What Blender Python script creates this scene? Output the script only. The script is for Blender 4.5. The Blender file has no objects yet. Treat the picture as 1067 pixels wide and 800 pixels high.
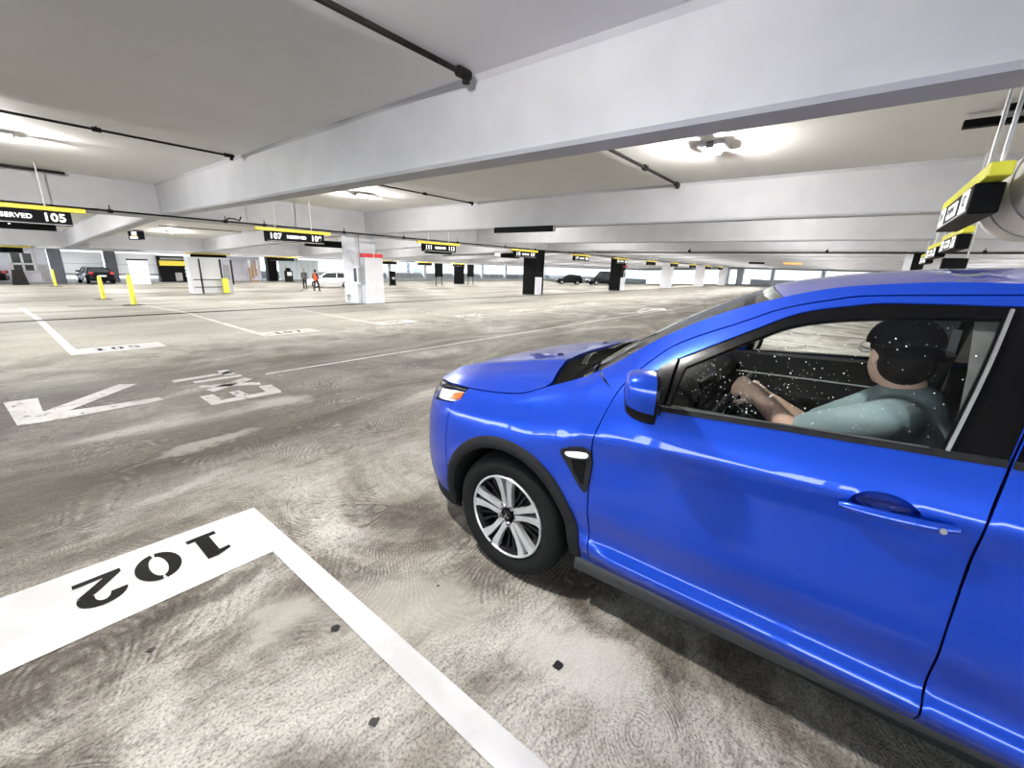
import bpy, bmesh, math, random
import numpy as np
from mathutils import Matrix, Vector
from mathutils.geometry import delaunay_2d_cdt

C = bpy.context.scene
COL = C.collection
PI = math.pi
rnd = random.Random(7)

# ------------------------------------------------------------------ camera
def set_camera():
    f, pitch, roll, yaw, h = 436.8, math.radians(15.575), math.radians(1.925), math.radians(38.218), 1.65
    fw = Vector((math.cos(yaw)*math.cos(pitch), math.sin(yaw)*math.cos(pitch), -math.sin(pitch)))
    r = Vector((math.sin(yaw), -math.cos(yaw), 0)); u = r.cross(fw)
    r2 = math.cos(roll)*r + math.sin(roll)*u
    u2 = -math.sin(roll)*r + math.cos(roll)*u
    cd = bpy.data.cameras.new('camera'); co = bpy.data.objects.new('camera', cd); COL.objects.link(co)
    cd.sensor_fit = 'HORIZONTAL'; cd.sensor_width = 36; cd.lens = f/1067*36
    cd.clip_start = 0.05; cd.clip_end = 2000
    M = Matrix(((r2.x, u2.x, -fw.x, 0), (r2.y, u2.y, -fw.y, 0), (r2.z, u2.z, -fw.z, h), (0, 0, 0, 1)))
    co.matrix_world = M
    C.camera = co
set_camera()

# ------------------------------------------------------------------ world, exposure
C.view_settings.view_transform = 'Standard'; C.view_settings.look = 'None'
C.view_settings.gamma = 1.0; C.view_settings.use_curve_mapping = False
C.view_settings.exposure = 0.42
LAMP_W = 255.0          # every ceiling lamp
SKY = 1.15; SUN_SKY = 13.0
w = bpy.data.worlds.new('sky'); C.world = w; w.use_nodes = True
nt = w.node_tree; nt.nodes.clear()
o = nt.nodes.new('ShaderNodeOutputWorld'); bg = nt.nodes.new('ShaderNodeBackground')
tc = nt.nodes.new('ShaderNodeTexCoord'); sep = nt.nodes.new('ShaderNodeSeparateXYZ')
rp = nt.nodes.new('ShaderNodeValToRGB')
rp.color_ramp.elements[0].position = 0.0; rp.color_ramp.elements[0].color = (0.80, 0.88, 0.93, 1)
rp.color_ramp.elements[1].position = 0.10; rp.color_ramp.elements[1].color = (0.48, 0.72, 0.88, 1)
nz = nt.nodes.new('ShaderNodeTexNoise'); nz.inputs['Scale'].default_value = 6; nz.inputs['Detail'].default_value = 5
mp = nt.nodes.new('ShaderNodeMapping'); mp.inputs['Scale'].default_value = (1, 1, 6)
mx = nt.nodes.new('ShaderNodeMixRGB'); mx.inputs[2].default_value = (0.93, 0.94, 0.95, 1)
nt.links.new(tc.outputs['Generated'], sep.inputs[0]); nt.links.new(sep.outputs['Z'], rp.inputs[0])
nt.links.new(tc.outputs['Generated'], mp.inputs[0]); nt.links.new(mp.outputs[0], nz.inputs['Vector'])
nt.links.new(nz.outputs['Fac'], mx.inputs[0]); nt.links.new(rp.outputs[0], mx.inputs[1])
nt.links.new(mx.outputs[0], bg.inputs[0])
# the sky is far brighter towards the sun's side (behind the photographer, -X)
mr = nt.nodes.new('ShaderNodeMapRange'); mr.interpolation_type = 'SMOOTHSTEP'
mr.inputs['From Min'].default_value = .15; mr.inputs['From Max'].default_value = -.75
mr.inputs['To Min'].default_value = SKY; mr.inputs['To Max'].default_value = SUN_SKY
nt.links.new(sep.outputs['X'], mr.inputs['Value']); nt.links.new(mr.outputs[0], bg.inputs[1])
nt.links.new(bg.outputs[0], o.inputs[0])
C.cycles.max_bounces = 10; C.cycles.diffuse_bounces = 5; C.cycles.glossy_bounces = 4
C.cycles.transparent_max_bounces = 16; C.cycles.transmission_bounces = 6
C.cycles.sample_clamp_indirect = 4.0
C.cycles.use_denoising = True

# ------------------------------------------------------------------ helpers
def tag(o, label=None, cat=None, group=None, kind=None):
    if label: o['label'] = label
    if cat: o['category'] = cat
    if group: o['group'] = group
    if kind: o['kind'] = kind
    return o
def empty(name, loc=(0, 0, 0), rz=0.0, label=None, cat=None, group=None):
    o = bpy.data.objects.new(name, None); COL.objects.link(o); o.empty_display_size = 0.2
    o.location = loc; o.rotation_euler = (0, 0, rz)
    return tag(o, label, cat, group)
def copy_tree(o, parent=None):
    c = o.copy(); COL.objects.link(c)
    if parent is not None: c.parent = parent
    for ch in list(o.children): copy_tree(ch, c)
    return c

class MB:
    """collects shapes, links them as one mesh object"""
    def __init__(s): s.v = []; s.f = []; s.m = []; s.M = None; s.mi = 0
    def add(s, vs, fs, mi=None):
        n = len(s.v)
        if s.M is not None: vs = [tuple(s.M @ Vector(p)) for p in vs]
        s.v += [tuple(p) for p in vs]; s.f += [tuple(i+n for i in q) for q in fs]
        s.m += [s.mi if mi is None else mi]*len(fs); return s
    def box(s, x0, x1, y0, y1, z0, z1, bev=0.0, mi=None):
        x0, x1 = min(x0, x1), max(x0, x1); y0, y1 = min(y0, y1), max(y0, y1); z0, z1 = min(z0, z1), max(z0, z1)
        if bev <= 0:
            return s.add([(x0,y0,z0),(x1,y0,z0),(x1,y1,z0),(x0,y1,z0),(x0,y0,z1),(x1,y0,z1),(x1,y1,z1),(x0,y1,z1)],
                [(0,3,2,1),(4,5,6,7),(0,1,5,4),(1,2,6,5),(2,3,7,6),(3,0,4,7)], mi)
        bm = bmesh.new(); bmesh.ops.create_cube(bm, size=1)
        for v in bm.verts: v.co = Vector(((x0+x1)/2+v.co.x*(x1-x0), (y0+y1)/2+v.co.y*(y1-y0), (z0+z1)/2+v.co.z*(z1-z0)))
        bmesh.ops.bevel(bm, geom=list(bm.edges), offset=min(bev, .49*min(x1-x0, y1-y0, z1-z0)), segments=2, affect='EDGES', profile=.5)
        return s.bm(bm, mi)
    def bm(s, bm, mi=None):
        bm.verts.index_update(); vs = [v.co[:] for v in bm.verts]; fs = [[v.index for v in f.verts] for f in bm.faces]; bm.free()
        return s.add(vs, fs, mi)
    def cyl(s, p, q, r, r2=None, n=16, cap=True, mi=None):
        p = Vector(p); q = Vector(q); r2 = r if r2 is None else r2
        d = (q-p).normalized(); a = d.orthogonal().normalized(); b = d.cross(a)
        vs = []; fs = []
        for c, rr in ((p, r), (q, r2)):
            for i in range(n): t = 2*PI*i/n; vs.append(c+a*math.cos(t)*rr+b*math.sin(t)*rr)
        for i in range(n): j = (i+1) % n; fs.append((i, j, n+j, n+i))
        if cap: fs.append(tuple(range(n-1, -1, -1))); fs.append(tuple(range(n, 2*n)))
        return s.add(vs, fs, mi)
    def tube(s, pts, r, n=8, closed=False, mi=None):
        pts = [Vector(p) for p in pts]; m = len(pts); vs = []; fs = []; up = None
        for i, p in enumerate(pts):
            if closed: t = (pts[(i+1) % m]-pts[i-1])
            else: t = pts[min(i+1, m-1)]-pts[max(i-1, 0)]
            t.normalize()
            if up is None: up = t.orthogonal().normalized()
            up = (up-t*up.dot(t)); up.normalize(); b = t.cross(up)
            rr = r[i] if isinstance(r, (list, tuple)) else r
            for k in range(n): a = 2*PI*k/n; vs.append(p+up*math.cos(a)*rr+b*math.sin(a)*rr)
        for i in range(m if closed else m-1):
            j = (i+1) % m
            for k in range(n): l = (k+1) % n; fs.append((i*n+k, i*n+l, j*n+l, j*n+k))
        if not closed: fs.append(tuple(range(n-1, -1, -1))); fs.append(tuple((m-1)*n+k for k in range(n)))
        return s.add(vs, fs, mi)
    def prism(s, poly, z0, z1, mi=None):
        n = len(poly); a = sum(poly[i][0]*poly[(i+1) % n][1]-poly[(i+1) % n][0]*poly[i][1] for i in range(n))
        if a < 0: poly = poly[::-1]
        vs = [(x, y, z0) for x, y in poly]+[(x, y, z1) for x, y in poly]
        fs = [tuple(range(n-1, -1, -1)), tuple(range(n, 2*n))]+[(i, (i+1) % n, n+(i+1) % n, n+i) for i in range(n)]
        return s.add(vs, fs, mi)
    def lathe(s, prof, n=32, axis='z', mi=None):
        """prof: (radius, height) list"""
        vs = []; fs = []; m = len(prof)
        for r, z in prof:
            for k in range(n):
                a = 2*PI*k/n; c, d = r*math.cos(a), r*math.sin(a)
                vs.append({'z': (c, d, z), 'x': (z, c, d), 'y': (d, z, c)}[axis])
        for i in range(m-1):
            for k in range(n): l = (k+1) % n; fs.append((i*n+k, i*n+l, (i+1)*n+l, (i+1)*n+k))
        return s.add(vs, fs, mi)
    def grid(s, P, mi=None, closed_u=False):
        """P[i][j] points"""
        a = len(P); b = len(P[0]); vs = [p for row in P for p in row]
        fs = [(i*b+j, i*b+j+1, ((i+1) % a)*b+j+1, ((i+1) % a)*b+j) for i in range(a if closed_u else a-1) for j in range(b-1)]
        return s.add(vs, fs, mi)
    def build(s, name, mats, parent=None, smooth=None, kind=None):
        me = bpy.data.meshes.new(name); me.from_pydata(s.v, [], s.f); me.update()
        if not isinstance(mats, (list, tuple)): mats = [mats]
        for m in mats: me.materials.append(m)
        for p, i in zip(me.polygons, s.m): p.material_index = i
        o = bpy.data.objects.new(name, me); COL.objects.link(o)
        if parent is not None: o.parent = parent
        if smooth is not None:
            me.polygons.foreach_set('use_smooth', [True]*len(me.polygons))
            try: me.set_sharp_from_angle(angle=math.radians(smooth))
            except Exception: pass
        if kind: o['kind'] = kind
        return o

# ------------------------------------------------------------------ materials
def pbr(name, col, rough=.5, metal=0.0, coat=0.0, spec=.5, emit=None, es=0.0):
    m = bpy.data.materials.new(name); m.use_nodes = True
    b = m.node_tree.nodes['Principled BSDF']
    b.inputs['Base Color'].default_value = (*col, 1); b.inputs['Roughness'].default_value = rough
    b.inputs['Metallic'].default_value = metal; b.inputs['Coat Weight'].default_value = coat
    b.inputs['Coat Roughness'].default_value = .03
    b.inputs['Specular IOR Level'].default_value = spec
    if emit: b.inputs['Emission Color'].default_value = (*emit, 1); b.inputs['Emission Strength'].default_value = es
    return m
def noisy(name, col, col2, scale=4.0, rough=.6, bump=0.0, bscale=60.0, detail=6, lo=.35, hi=.65, spec=.4, metal=0.0):
    m = pbr(name, col, rough, spec=spec, metal=metal); t = m.node_tree; b = t.nodes['Principled BSDF']
    g = t.nodes.new('ShaderNodeNewGeometry'); n = t.nodes.new('ShaderNodeTexNoise')
    n.inputs['Scale'].default_value = scale; n.inputs['Detail'].default_value = detail
    r = t.nodes.new('ShaderNodeValToRGB'); r.color_ramp.elements[0].position = lo; r.color_ramp.elements[1].position = hi
    r.color_ramp.elements[0].color = (*col, 1); r.color_ramp.elements[1].color = (*col2, 1)
    t.links.new(g.outputs['Position'], n.inputs['Vector']); t.links.new(n.outputs['Fac'], r.inputs[0]); t.links.new(r.outputs[0], b.inputs['Base Color'])
    if bump:
        n2 = t.nodes.new('ShaderNodeTexNoise'); n2.inputs['Scale'].default_value = bscale; n2.inputs['Detail'].default_value = 4
        bp = t.nodes.new('ShaderNodeBump'); bp.inputs['Strength'].default_value = bump; bp.inputs['Distance'].default_value = .01
        t.links.new(g.outputs['Position'], n2.inputs['Vector']); t.links.new(n2.outputs['Fac'], bp.inputs['Height']); t.links.new(bp.outputs[0], b.inputs['Normal'])
    return m

FLOOR_TINT = .60
DK, LT = (.17, .145, .122), (.66, .64, .59)
STAINS = [(.30, 1.05, .34, .26, .3, DK, .85, 'MULTIPLY'), (.42, 2.22, .42, .09, .15, DK, .8, 'MULTIPLY'), (-.2, 4.2, 1.6, .75, .1, (.50, .45, .40), .8, 'MULTIPLY'), (1.5, 4.3, 1.5, .5, .05, (.55, .5, .45), .7, 'MULTIPLY'),
          (1.45, 2.0, .55, .35, .9, (.55, .51, .46), .75, 'MULTIPLY'), (1.62, .35, 1.0, .10, 1.55, (.50, .46, .42), .8, 'MULTIPLY'), (.62, .85, .25, .18, .8, (.5, .46, .42), .7, 'MULTIPLY'), (2.6, 7.3, 1.7, .55, .05, (.42, .38, .33), .8, 'MULTIPLY'),
          (1.05, 1.45, .55, .30, 2.2, LT, .65), (1.35, .62, .35, .20, 1.8, (.78, .76, .72), .8), (.62, 1.85, .22, .18, .4, LT, .7), (2.05, 5.15, .42, .26, -.3, (.70, .68, .64), .75), (1.1, 4.35, .5, .10, .1, (.66, .64, .6), .6), (.7, 3.6, .45, .10, .25, (.62, .6, .56), .5)]
def floor_material():
    m = pbr('swirled_concrete', (.5, .48, .45), .62, spec=.3); t = m.node_tree; b = t.nodes['Principled BSDF']; L = t.links.new
    N = t.nodes.new
    g = N('ShaderNodeNewGeometry')
    def noise(scale, detail=5, vec=None, dist=0.0, rough=.5):
        n = N('ShaderNodeTexNoise'); n.inputs['Scale'].default_value = scale; n.inputs['Detail'].default_value = detail
        n.inputs['Distortion'].default_value = dist; n.inputs['Roughness'].default_value = rough
        L(vec if vec is not None else g.outputs['Position'], n.inputs['Vector']); return n
    def mapping(sc, loc=(0, 0, 0), rot=0.0, vec=None):
        n = N('ShaderNodeMapping'); n.inputs['Scale'].default_value = sc; n.inputs['Location'].default_value = loc
        n.inputs['Rotation'].default_value = (0, 0, rot)
        L(vec if vec is not None else g.outputs['Position'], n.inputs['Vector']); return n.outputs[0]
    def math_(op, a, c=None, clamp=False):
        n = N('ShaderNodeMath'); n.operation = op; n.use_clamp = clamp
        for i, v in enumerate((a, c)):
            if v is None: continue
            if isinstance(v, (int, float)): n.inputs[i].default_value = v
            else: L(v, n.inputs[i])
        return n.outputs[0]
    def ramp(fac, stops):
        n = N('ShaderNodeValToRGB'); e = n.color_ramp.elements
        while len(e) < len(stops): e.new(.5)
        for q, (p, c) in zip(e, stops): q.position = p; q.color = (*c, 1) if len(c) == 3 else c
        L(fac, n.inputs[0]); return n.outputs[0]
    def mix(fac, a, c, mode='MIX'):
        n = N('ShaderNodeMixRGB'); n.blend_type = mode
        for i, v in ((0, fac), (1, a), (2, c)):
            if isinstance(v, (int, float)): n.inputs[i].default_value = v
            elif isinstance(v, tuple): n.inputs[i].default_value = (*v, 1)
            else: L(v, n.inputs[i])
        return n.outputs[0]
    # warped coordinates shared by the trowel swirls
    wn = noise(.8, 1.5, rough=.5)
    warp = N('ShaderNodeVectorMath'); warp.operation = 'MULTIPLY_ADD'; warp.inputs[1].default_value = (1.3, 1.3, 0)
    L(wn.outputs['Color'], warp.inputs[0]); L(g.outputs['Position'], warp.inputs[2])
    vor = N('ShaderNodeTexVoronoi'); vor.feature = 'SMOOTH_F1'; vor.inputs['Scale'].default_value = 1.1; vor.inputs['Smoothness'].default_value = .25; L(warp.outputs[0], vor.inputs['Vector'])
    fine = noise(7, 6, rough=.7)
    phase = math_('ADD', math_('MULTIPLY', vor.outputs['Distance'], 290.0), math_('MULTIPLY', fine.outputs['Fac'], 5.0))
    rings = math_('SINE', phase)
    rings01 = math_('MULTIPLY_ADD', rings, .5); rings01.node.inputs[2].default_value = .5
    broken = ramp(noise(13, 5, rough=.75).outputs['Fac'], [(.42, (0, 0, 0)), (.60, (1, 1, 1))])
    patchy = ramp(noise(1.3, 5, dist=.6).outputs['Fac'], [(.40, (.15,)*3), (.60, (1, 1, 1))])
    strokes = math_('MULTIPLY', math_('MULTIPLY', rings01, broken), patchy)
    sweep = noise(1.0, 7, mapping((.30, .80, 1)), dist=1.3, rough=.62)
    near = noise(.85, 8, mapping((1, 1, 1), (3.1, 1.7, 0)), dist=1.0, rough=.66)
    sp = N('ShaderNodeSeparateXYZ'); L(g.outputs['Position'], sp.inputs[0])
    aisle = ramp(math_('DIVIDE', sp.outputs['Y'], 12.0), [(.20, (0, 0, 0)), (.34, (1, 1, 1)), (.60, (1, 1, 1)), (.80, (.12,)*3)])
    base = ramp(near.outputs['Fac'], [(.34, (.11, .092, .077)), (.43, (.22, .195, .168)), (.50, (.47, .445, .405)), (.60, (.70, .68, .64)), (.75, (.80, .785, .75))])
    dirty = ramp(sweep.outputs['Fac'], [(.33, (.095, .080, .068)), (.45, (.185, .165, .142)), (.57, (.34, .315, .28)), (.66, (.62, .60, .56))])
    colr = mix(aisle, base, dirty)
    # slab beyond the aisle coloured paler for the brighter light and bounce there
    farf = ramp(math_('DIVIDE', sp.outputs['Y'], 20.0), [(.42, (0, 0, 0)), (.56, (1, 1, 1))])
    farc = ramp(noise(1.0, 5, mapping((.16, .5, 1), (5, 2, 0)), dist=.6).outputs['Fac'], [(.32, (.24, .22, .195)), (.43, (.52, .50, .46)), (.6, (.72, .70, .655))])
    colr = mix(farf, colr, farc)
    colr = mix(math_('MULTIPLY', strokes, .44), colr, (.86, .83, .78))
    valley = ramp(math_('MULTIPLY', math_('SUBTRACT', 1.0, rings01), broken), [(.55, (1, 1, 1)), (.95, (.50, .48, .46))])
    colr = mix(patchy, colr, mix(1.0, colr, valley, 'MULTIPLY'))
    grit = ramp(noise(85, 4, rough=.7).outputs['Fac'], [(.37, (.16,)*3), (.47, (.85,)*3), (.6, (1.14,)*3)])
    streak = ramp(noise(11, 6, mapping((.35, 1.4, 1), rot=.25), dist=2.2, rough=.72).outputs['Fac'], [(.36, (.58,)*3), (.48, (1.0,)*3), (.66, (1.12,)*3)])
    colr = mix(.7, colr, grit, 'MULTIPLY'); colr = mix(.85, colr, streak, 'MULTIPLY')
    # stains and paler patches with a place of their own: (x, y, half length, half width, angle, colour, strength)
    wj = N('ShaderNodeVectorMath'); wj.operation = 'MULTIPLY_ADD'; wj.inputs[1].default_value = (.55, .55, 0)
    jn = noise(2.6, 6, rough=.68); L(jn.outputs['Color'], wj.inputs[0]); L(g.outputs['Position'], wj.inputs[2])
    def blob(x, y, a, c, rot, col_, k, mode='MIX'):
        v = N('ShaderNodeMapping'); v.vector_type = 'TEXTURE'; v.inputs['Location'].default_value = (x+.275, y+.275, 0); v.inputs['Rotation'].default_value = (0, 0, rot); v.inputs['Scale'].default_value = (a, c, 1e6)
        L(wj.outputs[0], v.inputs['Vector']); ln = N('ShaderNodeVectorMath'); ln.operation = 'LENGTH'; L(v.outputs[0], ln.inputs[0])
        f = ramp(ln.outputs['Value'], [(.0, (k,)*3), (.55, (k*.8,)*3), (1.0, (0, 0, 0))])
        return mix(f, colr_[0], col_, mode)
    colr_ = [colr]
    for q in STAINS: colr_[0] = blob(*q)
    colr = mix(1.0, colr_[0], (FLOOR_TINT, FLOOR_TINT*.985, FLOOR_TINT*.955), 'MULTIPLY')
    L(colr, b.inputs['Base Color'])
    hgt = math_('ADD', math_('MULTIPLY', strokes, .44), math_('MULTIPLY', noise(120, 4).outputs['Fac'], .9))
    bp = N('ShaderNodeBump'); bp.inputs['Strength'].default_value = .8; bp.inputs['Distance'].default_value = .009
    L(hgt, bp.inputs['Height']); L(bp.outputs[0], b.inputs['Normal'])
    return m

def worn_paint(name, col, lo=.30, hi=.36, scale=7.0):
    m = pbr(name, col, .55, spec=.3); t = m.node_tree; b = t.nodes['Principled BSDF']
    g = t.nodes.new('ShaderNodeNewGeometry'); n = t.nodes.new('ShaderNodeTexNoise'); n.inputs['Scale'].default_value = scale; n.inputs['Detail'].default_value = 8
    n.inputs['Roughness'].default_value = .7
    r = t.nodes.new('ShaderNodeValToRGB'); r.color_ramp.elements[0].position = lo; r.color_ramp.elements[1].position = hi
    t.links.new(g.outputs['Position'], n.inputs['Vector']); t.links.new(n.outputs['Fac'], r.inputs[0]); t.links.new(r.outputs[0], b.inputs['Alpha'])
    n2 = t.nodes.new('ShaderNodeTexNoise'); n2.inputs['Scale'].default_value = 3.0; n2.inputs['Detail'].default_value = 6
    r2 = t.nodes.new('ShaderNodeValToRGB'); r2.color_ramp.elements[0].color = (*[c*.82 for c in col], 1); r2.color_ramp.elements[1].color = (*col, 1)
    r2.color_ramp.elements[0].position = .35; r2.color_ramp.elements[1].position = .55
    t.links.new(g.outputs['Position'], n2.inputs['Vector']); t.links.new(n2.outputs['Fac'], r2.inputs[0]); t.links.new(r2.outputs[0], b.inputs['Base Color'])
    return m

M = {}
M['floor'] = floor_material()
M['ceiling'] = noisy('painted_ceiling', (.87, .855, .83), (.90, .885, .86), 1.2, .7, .12, 40)
M['beam'] = noisy('painted_beam', (.42, .42, .445), (.46, .46, .485), 2.0, .55, .06, 30)
M['column'] = noisy('painted_column', (.60, .60, .635), (.64, .64, .675), 3.0, .5)
M['black'] = noisy('black_panel', (.004, .004, .0045), (.007, .007, .008), 5.0, .6, spec=.06)
M['iron'] = noisy('dark_pipe', (.008, .0075, .007), (.02, .018, .016), 8.0, .55, spec=.1)
M['yellow'] = noisy('yellow_bar', (.80, .62, .04), (.86, .70, .08), 6.0, .45)
M['lime'] = noisy('lime_yellow_bar', (.62, .60, .03), (.70, .68, .05), 6.0, .45)
M['bollard'] = noisy('bollard_yellow', (.78, .74, .05), (.84, .80, .10), 6.0, .4)
M['white'] = noisy('white_paint_metal', (.64, .64, .66), (.68, .68, .70), 6.0, .4)
M['wallwhite'] = noisy('lilac_white_wall', (.55, .55, .64), (.60, .60, .68), 1.0, .6)
M['grey'] = noisy('grey_metal', (.30, .30, .31), (.36, .36, .37), 6.0, .45)
M['duct'] = noisy('pale_duct', (.68, .66, .66), (.74, .72, .72), 3.0, .4)
M['red'] = noisy('red_band', (.55, .02, .03), (.62, .03, .04), 6.0, .45)
M['sign_white'] = pbr('lit_sign_white', (.9, .9, .9), .5, emit=(1, 1, 1), es=.9)
M['slate'] = noisy('dark_slate_paint', (.045, .05, .065), (.06, .066, .085), 2.0, .5)
M['lamp'] = pbr('lamp_lens', (1, 1, 1), .3, emit=(1, .98, .94), es=9.0)
M['paint'] = worn_paint('stripe_paint', (.53, .53, .535), .20, .26)
M['worn'] = worn_paint('worn_stripe_paint', (.55, .54, .52), .36, .44, 9.0)
M['faint'] = worn_paint('faint_stripe_paint', (.66, .64, .60), .42, .54, 6.0)
M['ink'] = worn_paint('black_stencil_paint', (.006, .006, .006), .28, .34, 30)
M['ink'].node_tree.nodes['Principled BSDF'].inputs['Specular IOR Level'].default_value = .05
M['tar'] = pbr('tar_spot', (.012, .012, .012), .35)
M['glassdark'] = pbr('dark_window', (.03, .035, .04), .08)
M['brown'] = noisy('brown_wood', (.28, .17, .09), (.40, .26, .15), 9.0, .5)
M['paleglass'] = pbr('pale_glass', (.78, .87, .91), .15)
# ================================================================== THE GARAGE
SL = 0.042; YK, YF = 16.0, 36.0
def zoff(y):                       # beyond the joint the deck (floor and ceiling alike) falls away, then levels out
    return 0.0 if y < YK else -SL*(min(y, YF)-YK)
X0, X1, Y0, Y1 = -16.0, 92.0, -22.0, 62.0
mb = MB()
ys = [Y0, YK, YF, Y1]
for a, b2 in zip(ys, ys[1:]):
    mb.add([(X0, a, zoff(a)), (X1, a, zoff(a)), (X1, b2, zoff(b2)), (X0, b2, zoff(b2))], [(0, 1, 2, 3)])
    mb.add([(X0, a, zoff(a)-.3), (X1, a, zoff(a)-.3), (X1, b2, zoff(b2)-.3), (X0, b2, zoff(b2)-.3)], [(3, 2, 1, 0)])
mb.add([(X0,Y0,0),(X1,Y0,0),(X1,Y0,-.3),(X0,Y0,-.3)], [(3,2,1,0)])
floor = mb.build('floor', M['floor'], kind='structure')
HC, HB = 3.45, 2.70
mb = MB()
for a, b2 in zip(ys, ys[1:]):
    mb.add([(X0, a, zoff(a)+HC), (X1, a, zoff(a)+HC), (X1, b2, zoff(b2)+HC), (X0, b2, zoff(b2)+HC)], [(3, 2, 1, 0)])
    mb.add([(X0, a, zoff(a)+HC+.3), (X1, a, zoff(a)+HC+.3), (X1, b2, zoff(b2)+HC+.3), (X0, b2, zoff(b2)+HC+.3)], [(0, 1, 2, 3)])
ceiling = mb.build('ceiling', M['ceiling'], kind='structure')
tag(floor, 'swirl-finished stained concrete parking deck floor', None); tag(ceiling, 'off-white painted concrete slab ceiling')

def beam_y(x, y0, y1, wd=.36, name='beam'):
    """a deep beam along Y, slightly tapered with chamfered lower corners"""
    cs = [y for y in (y0, YK, YF, y1) if y0 <= y <= y1]
    prof = [(-.06, HC+.02), (-.012, HC-.05), (0, HB+.035), (.03, HB), (wd-.03, HB), (wd, HB+.035), (wd+.012, HC-.05), (wd+.06, HC+.02)]
    P = [[(x+px, y, pz+zoff(y)) for px, pz in prof] for y in cs]
    m = MB().grid(P)
    n = len(prof)
    m.add(P[0], [tuple(range(n))]); m.add(P[-1], [tuple(range(n-1, -1, -1))])
    return m.build(name, M['beam'], kind='structure')
BX = [3.5+6.2*k for k in range(-3, 15)]
for x in BX: beam_y(x, Y0, Y1)
def girder(y0, y1):
    m = MB(); z = zoff((y0+y1)/2)
    m.box(X0, X1, y0, y1, HB+z-.002, HC+z+.05); return m.build('girder', M['beam'], kind='structure')
for y0, y1 in ((15.0, 16.9), (-14.0, -12.2), (33.5, 35.2), (52.9, 54.6)): girder(y0, y1)

# deck joint
MB().box(X0, X1, 15.45, 15.70, -.02, .006).build('joint_strip', M['iron'], floor)
# ------------------------------------------------------------------ painted marks on the floor
ZP = .004
def flat(polys, name, mat, parent=floor, z=ZP):
    m = MB()
    for p in polys:
        n = len(p); a = sum(p[i][0]*p[(i+1) % n][1]-p[(i+1) % n][0]*p[i][1] for i in range(n))
        if a < 0: p = p[::-1]
        m.add([(x, y, z+zoff(y)) for x, y in p], [tuple(range(n))])
    return m.build(name, mat, parent)
GLYPH = {   # stencil numerals in a 1 x 1.25 box
 '1': [[(.16,0),(.86,0),(.86,.19),(.16,.19)], [(.34,.19),(.68,.19),(.68,1.25),(.44,1.25),(.34,1.2)], [(.34,1.2),(.34,1.0),(.10,.98),(.10,1.12)]],
 '-': [[(.1,.5),(.9,.5),(.9,.7),(.1,.7)]],
}
def arcband(cx, cy, ro, ri, so, si, a0, a1, n=14):
    """elliptic band; ro/so outer half width/height, ri/si inner"""
    p = [(cx+ro*math.cos(a0+(a1-a0)*i/n), cy+so*math.sin(a0+(a1-a0)*i/n)) for i in range(n+1)]
    q = [(cx+ri*math.cos(a0+(a1-a0)*i/n), cy+si*math.sin(a0+(a1-a0)*i/n)) for i in range(n+1)]
    return [[p[i], p[i+1], q[i+1], q[i]] for i in range(n)]
g0 = PI*.03
GLYPH['0'] = arcband(.5, .625, .47, .18, .64, .47, PI/2+.09, 3*PI/2-.09)+arcband(.5, .625, .47, .18, .64, .47, -PI/2+.09, PI/2-.09)
GLYPH['2'] = [[(.06, 0), (.94, 0), (.94, .17), (.06, .17)], [(.06, .17), (.40, .17), (.93, .66), (.72, .76), (.60,.70)]]+arcband(.5, .83, .45, .14, .43, .24, -.35, PI*.98)
GLYPH['5'] = [[(.16, 1.08), (.86, 1.08), (.86, 1.25), (.16, 1.25)], [(.16, .66), (.32, .66), (.34, 1.1), (.18, 1.1)]]+arcband(.46, .41, .46, .22, .42, .26, -PI*.92, PI*.72)
GLYPH['7'] = [[(.08, 1.06), (.94, 1.06), (.94, 1.25), (.08, 1.25)], [(.68, 1.08), (.94, 1.08), (.52, 0), (.26, 0)]]
GLYPH['9'] = arcband(.5, .84, .44, .2, .42, .26, 0, 2*PI, 20)+[[(.74,.84),(.94,.84),(.62,0),(.36,0)]]
GLYPH['3'] = arcband(.46, .92, .42, .18, .34, .19, -.9, PI*.9)+arcband(.46, .37, .44, .2, .38, .22, -PI*.9, .95)
def number_polys(txt, x, y, w_, h_, dx, dy, gap=.32):
    """lay numerals from (x,y); dx = reading direction, dy = up direction, as unit 2-vectors"""
    out = []
    for i, ch in enumerate(txt):
        ox = i*w_*(1+gap)
        for p in GLYPH[ch]:
            out.append([(x+dx[0]*(ox+px*w_)+dy[0]*py*h_/1.25, y+dx[1]*(ox+px*w_)+dy[1]*py*h_/1.25) for px, py in p])
    return out
# stall 102: end stripe with its number, long side stripe running under the camera
s102 = flat([[(-.40, 2.39), (.795, 2.365), (.795, 2.94), (-.40, 2.99)], [(.795, -2.6), (.925, -2.6), (.91, 2.935), (.795, 2.94)]], 'parking_stripe', M['paint'])
tag(s102, 'bold white stall corner stripe stencilled 102')
flat(number_polys('102', .675, 2.832, .210, .275, (-1, 0), (0, -1), .10), 'stencilled_number', M['ink'], s102, ZP+.003)
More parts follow.
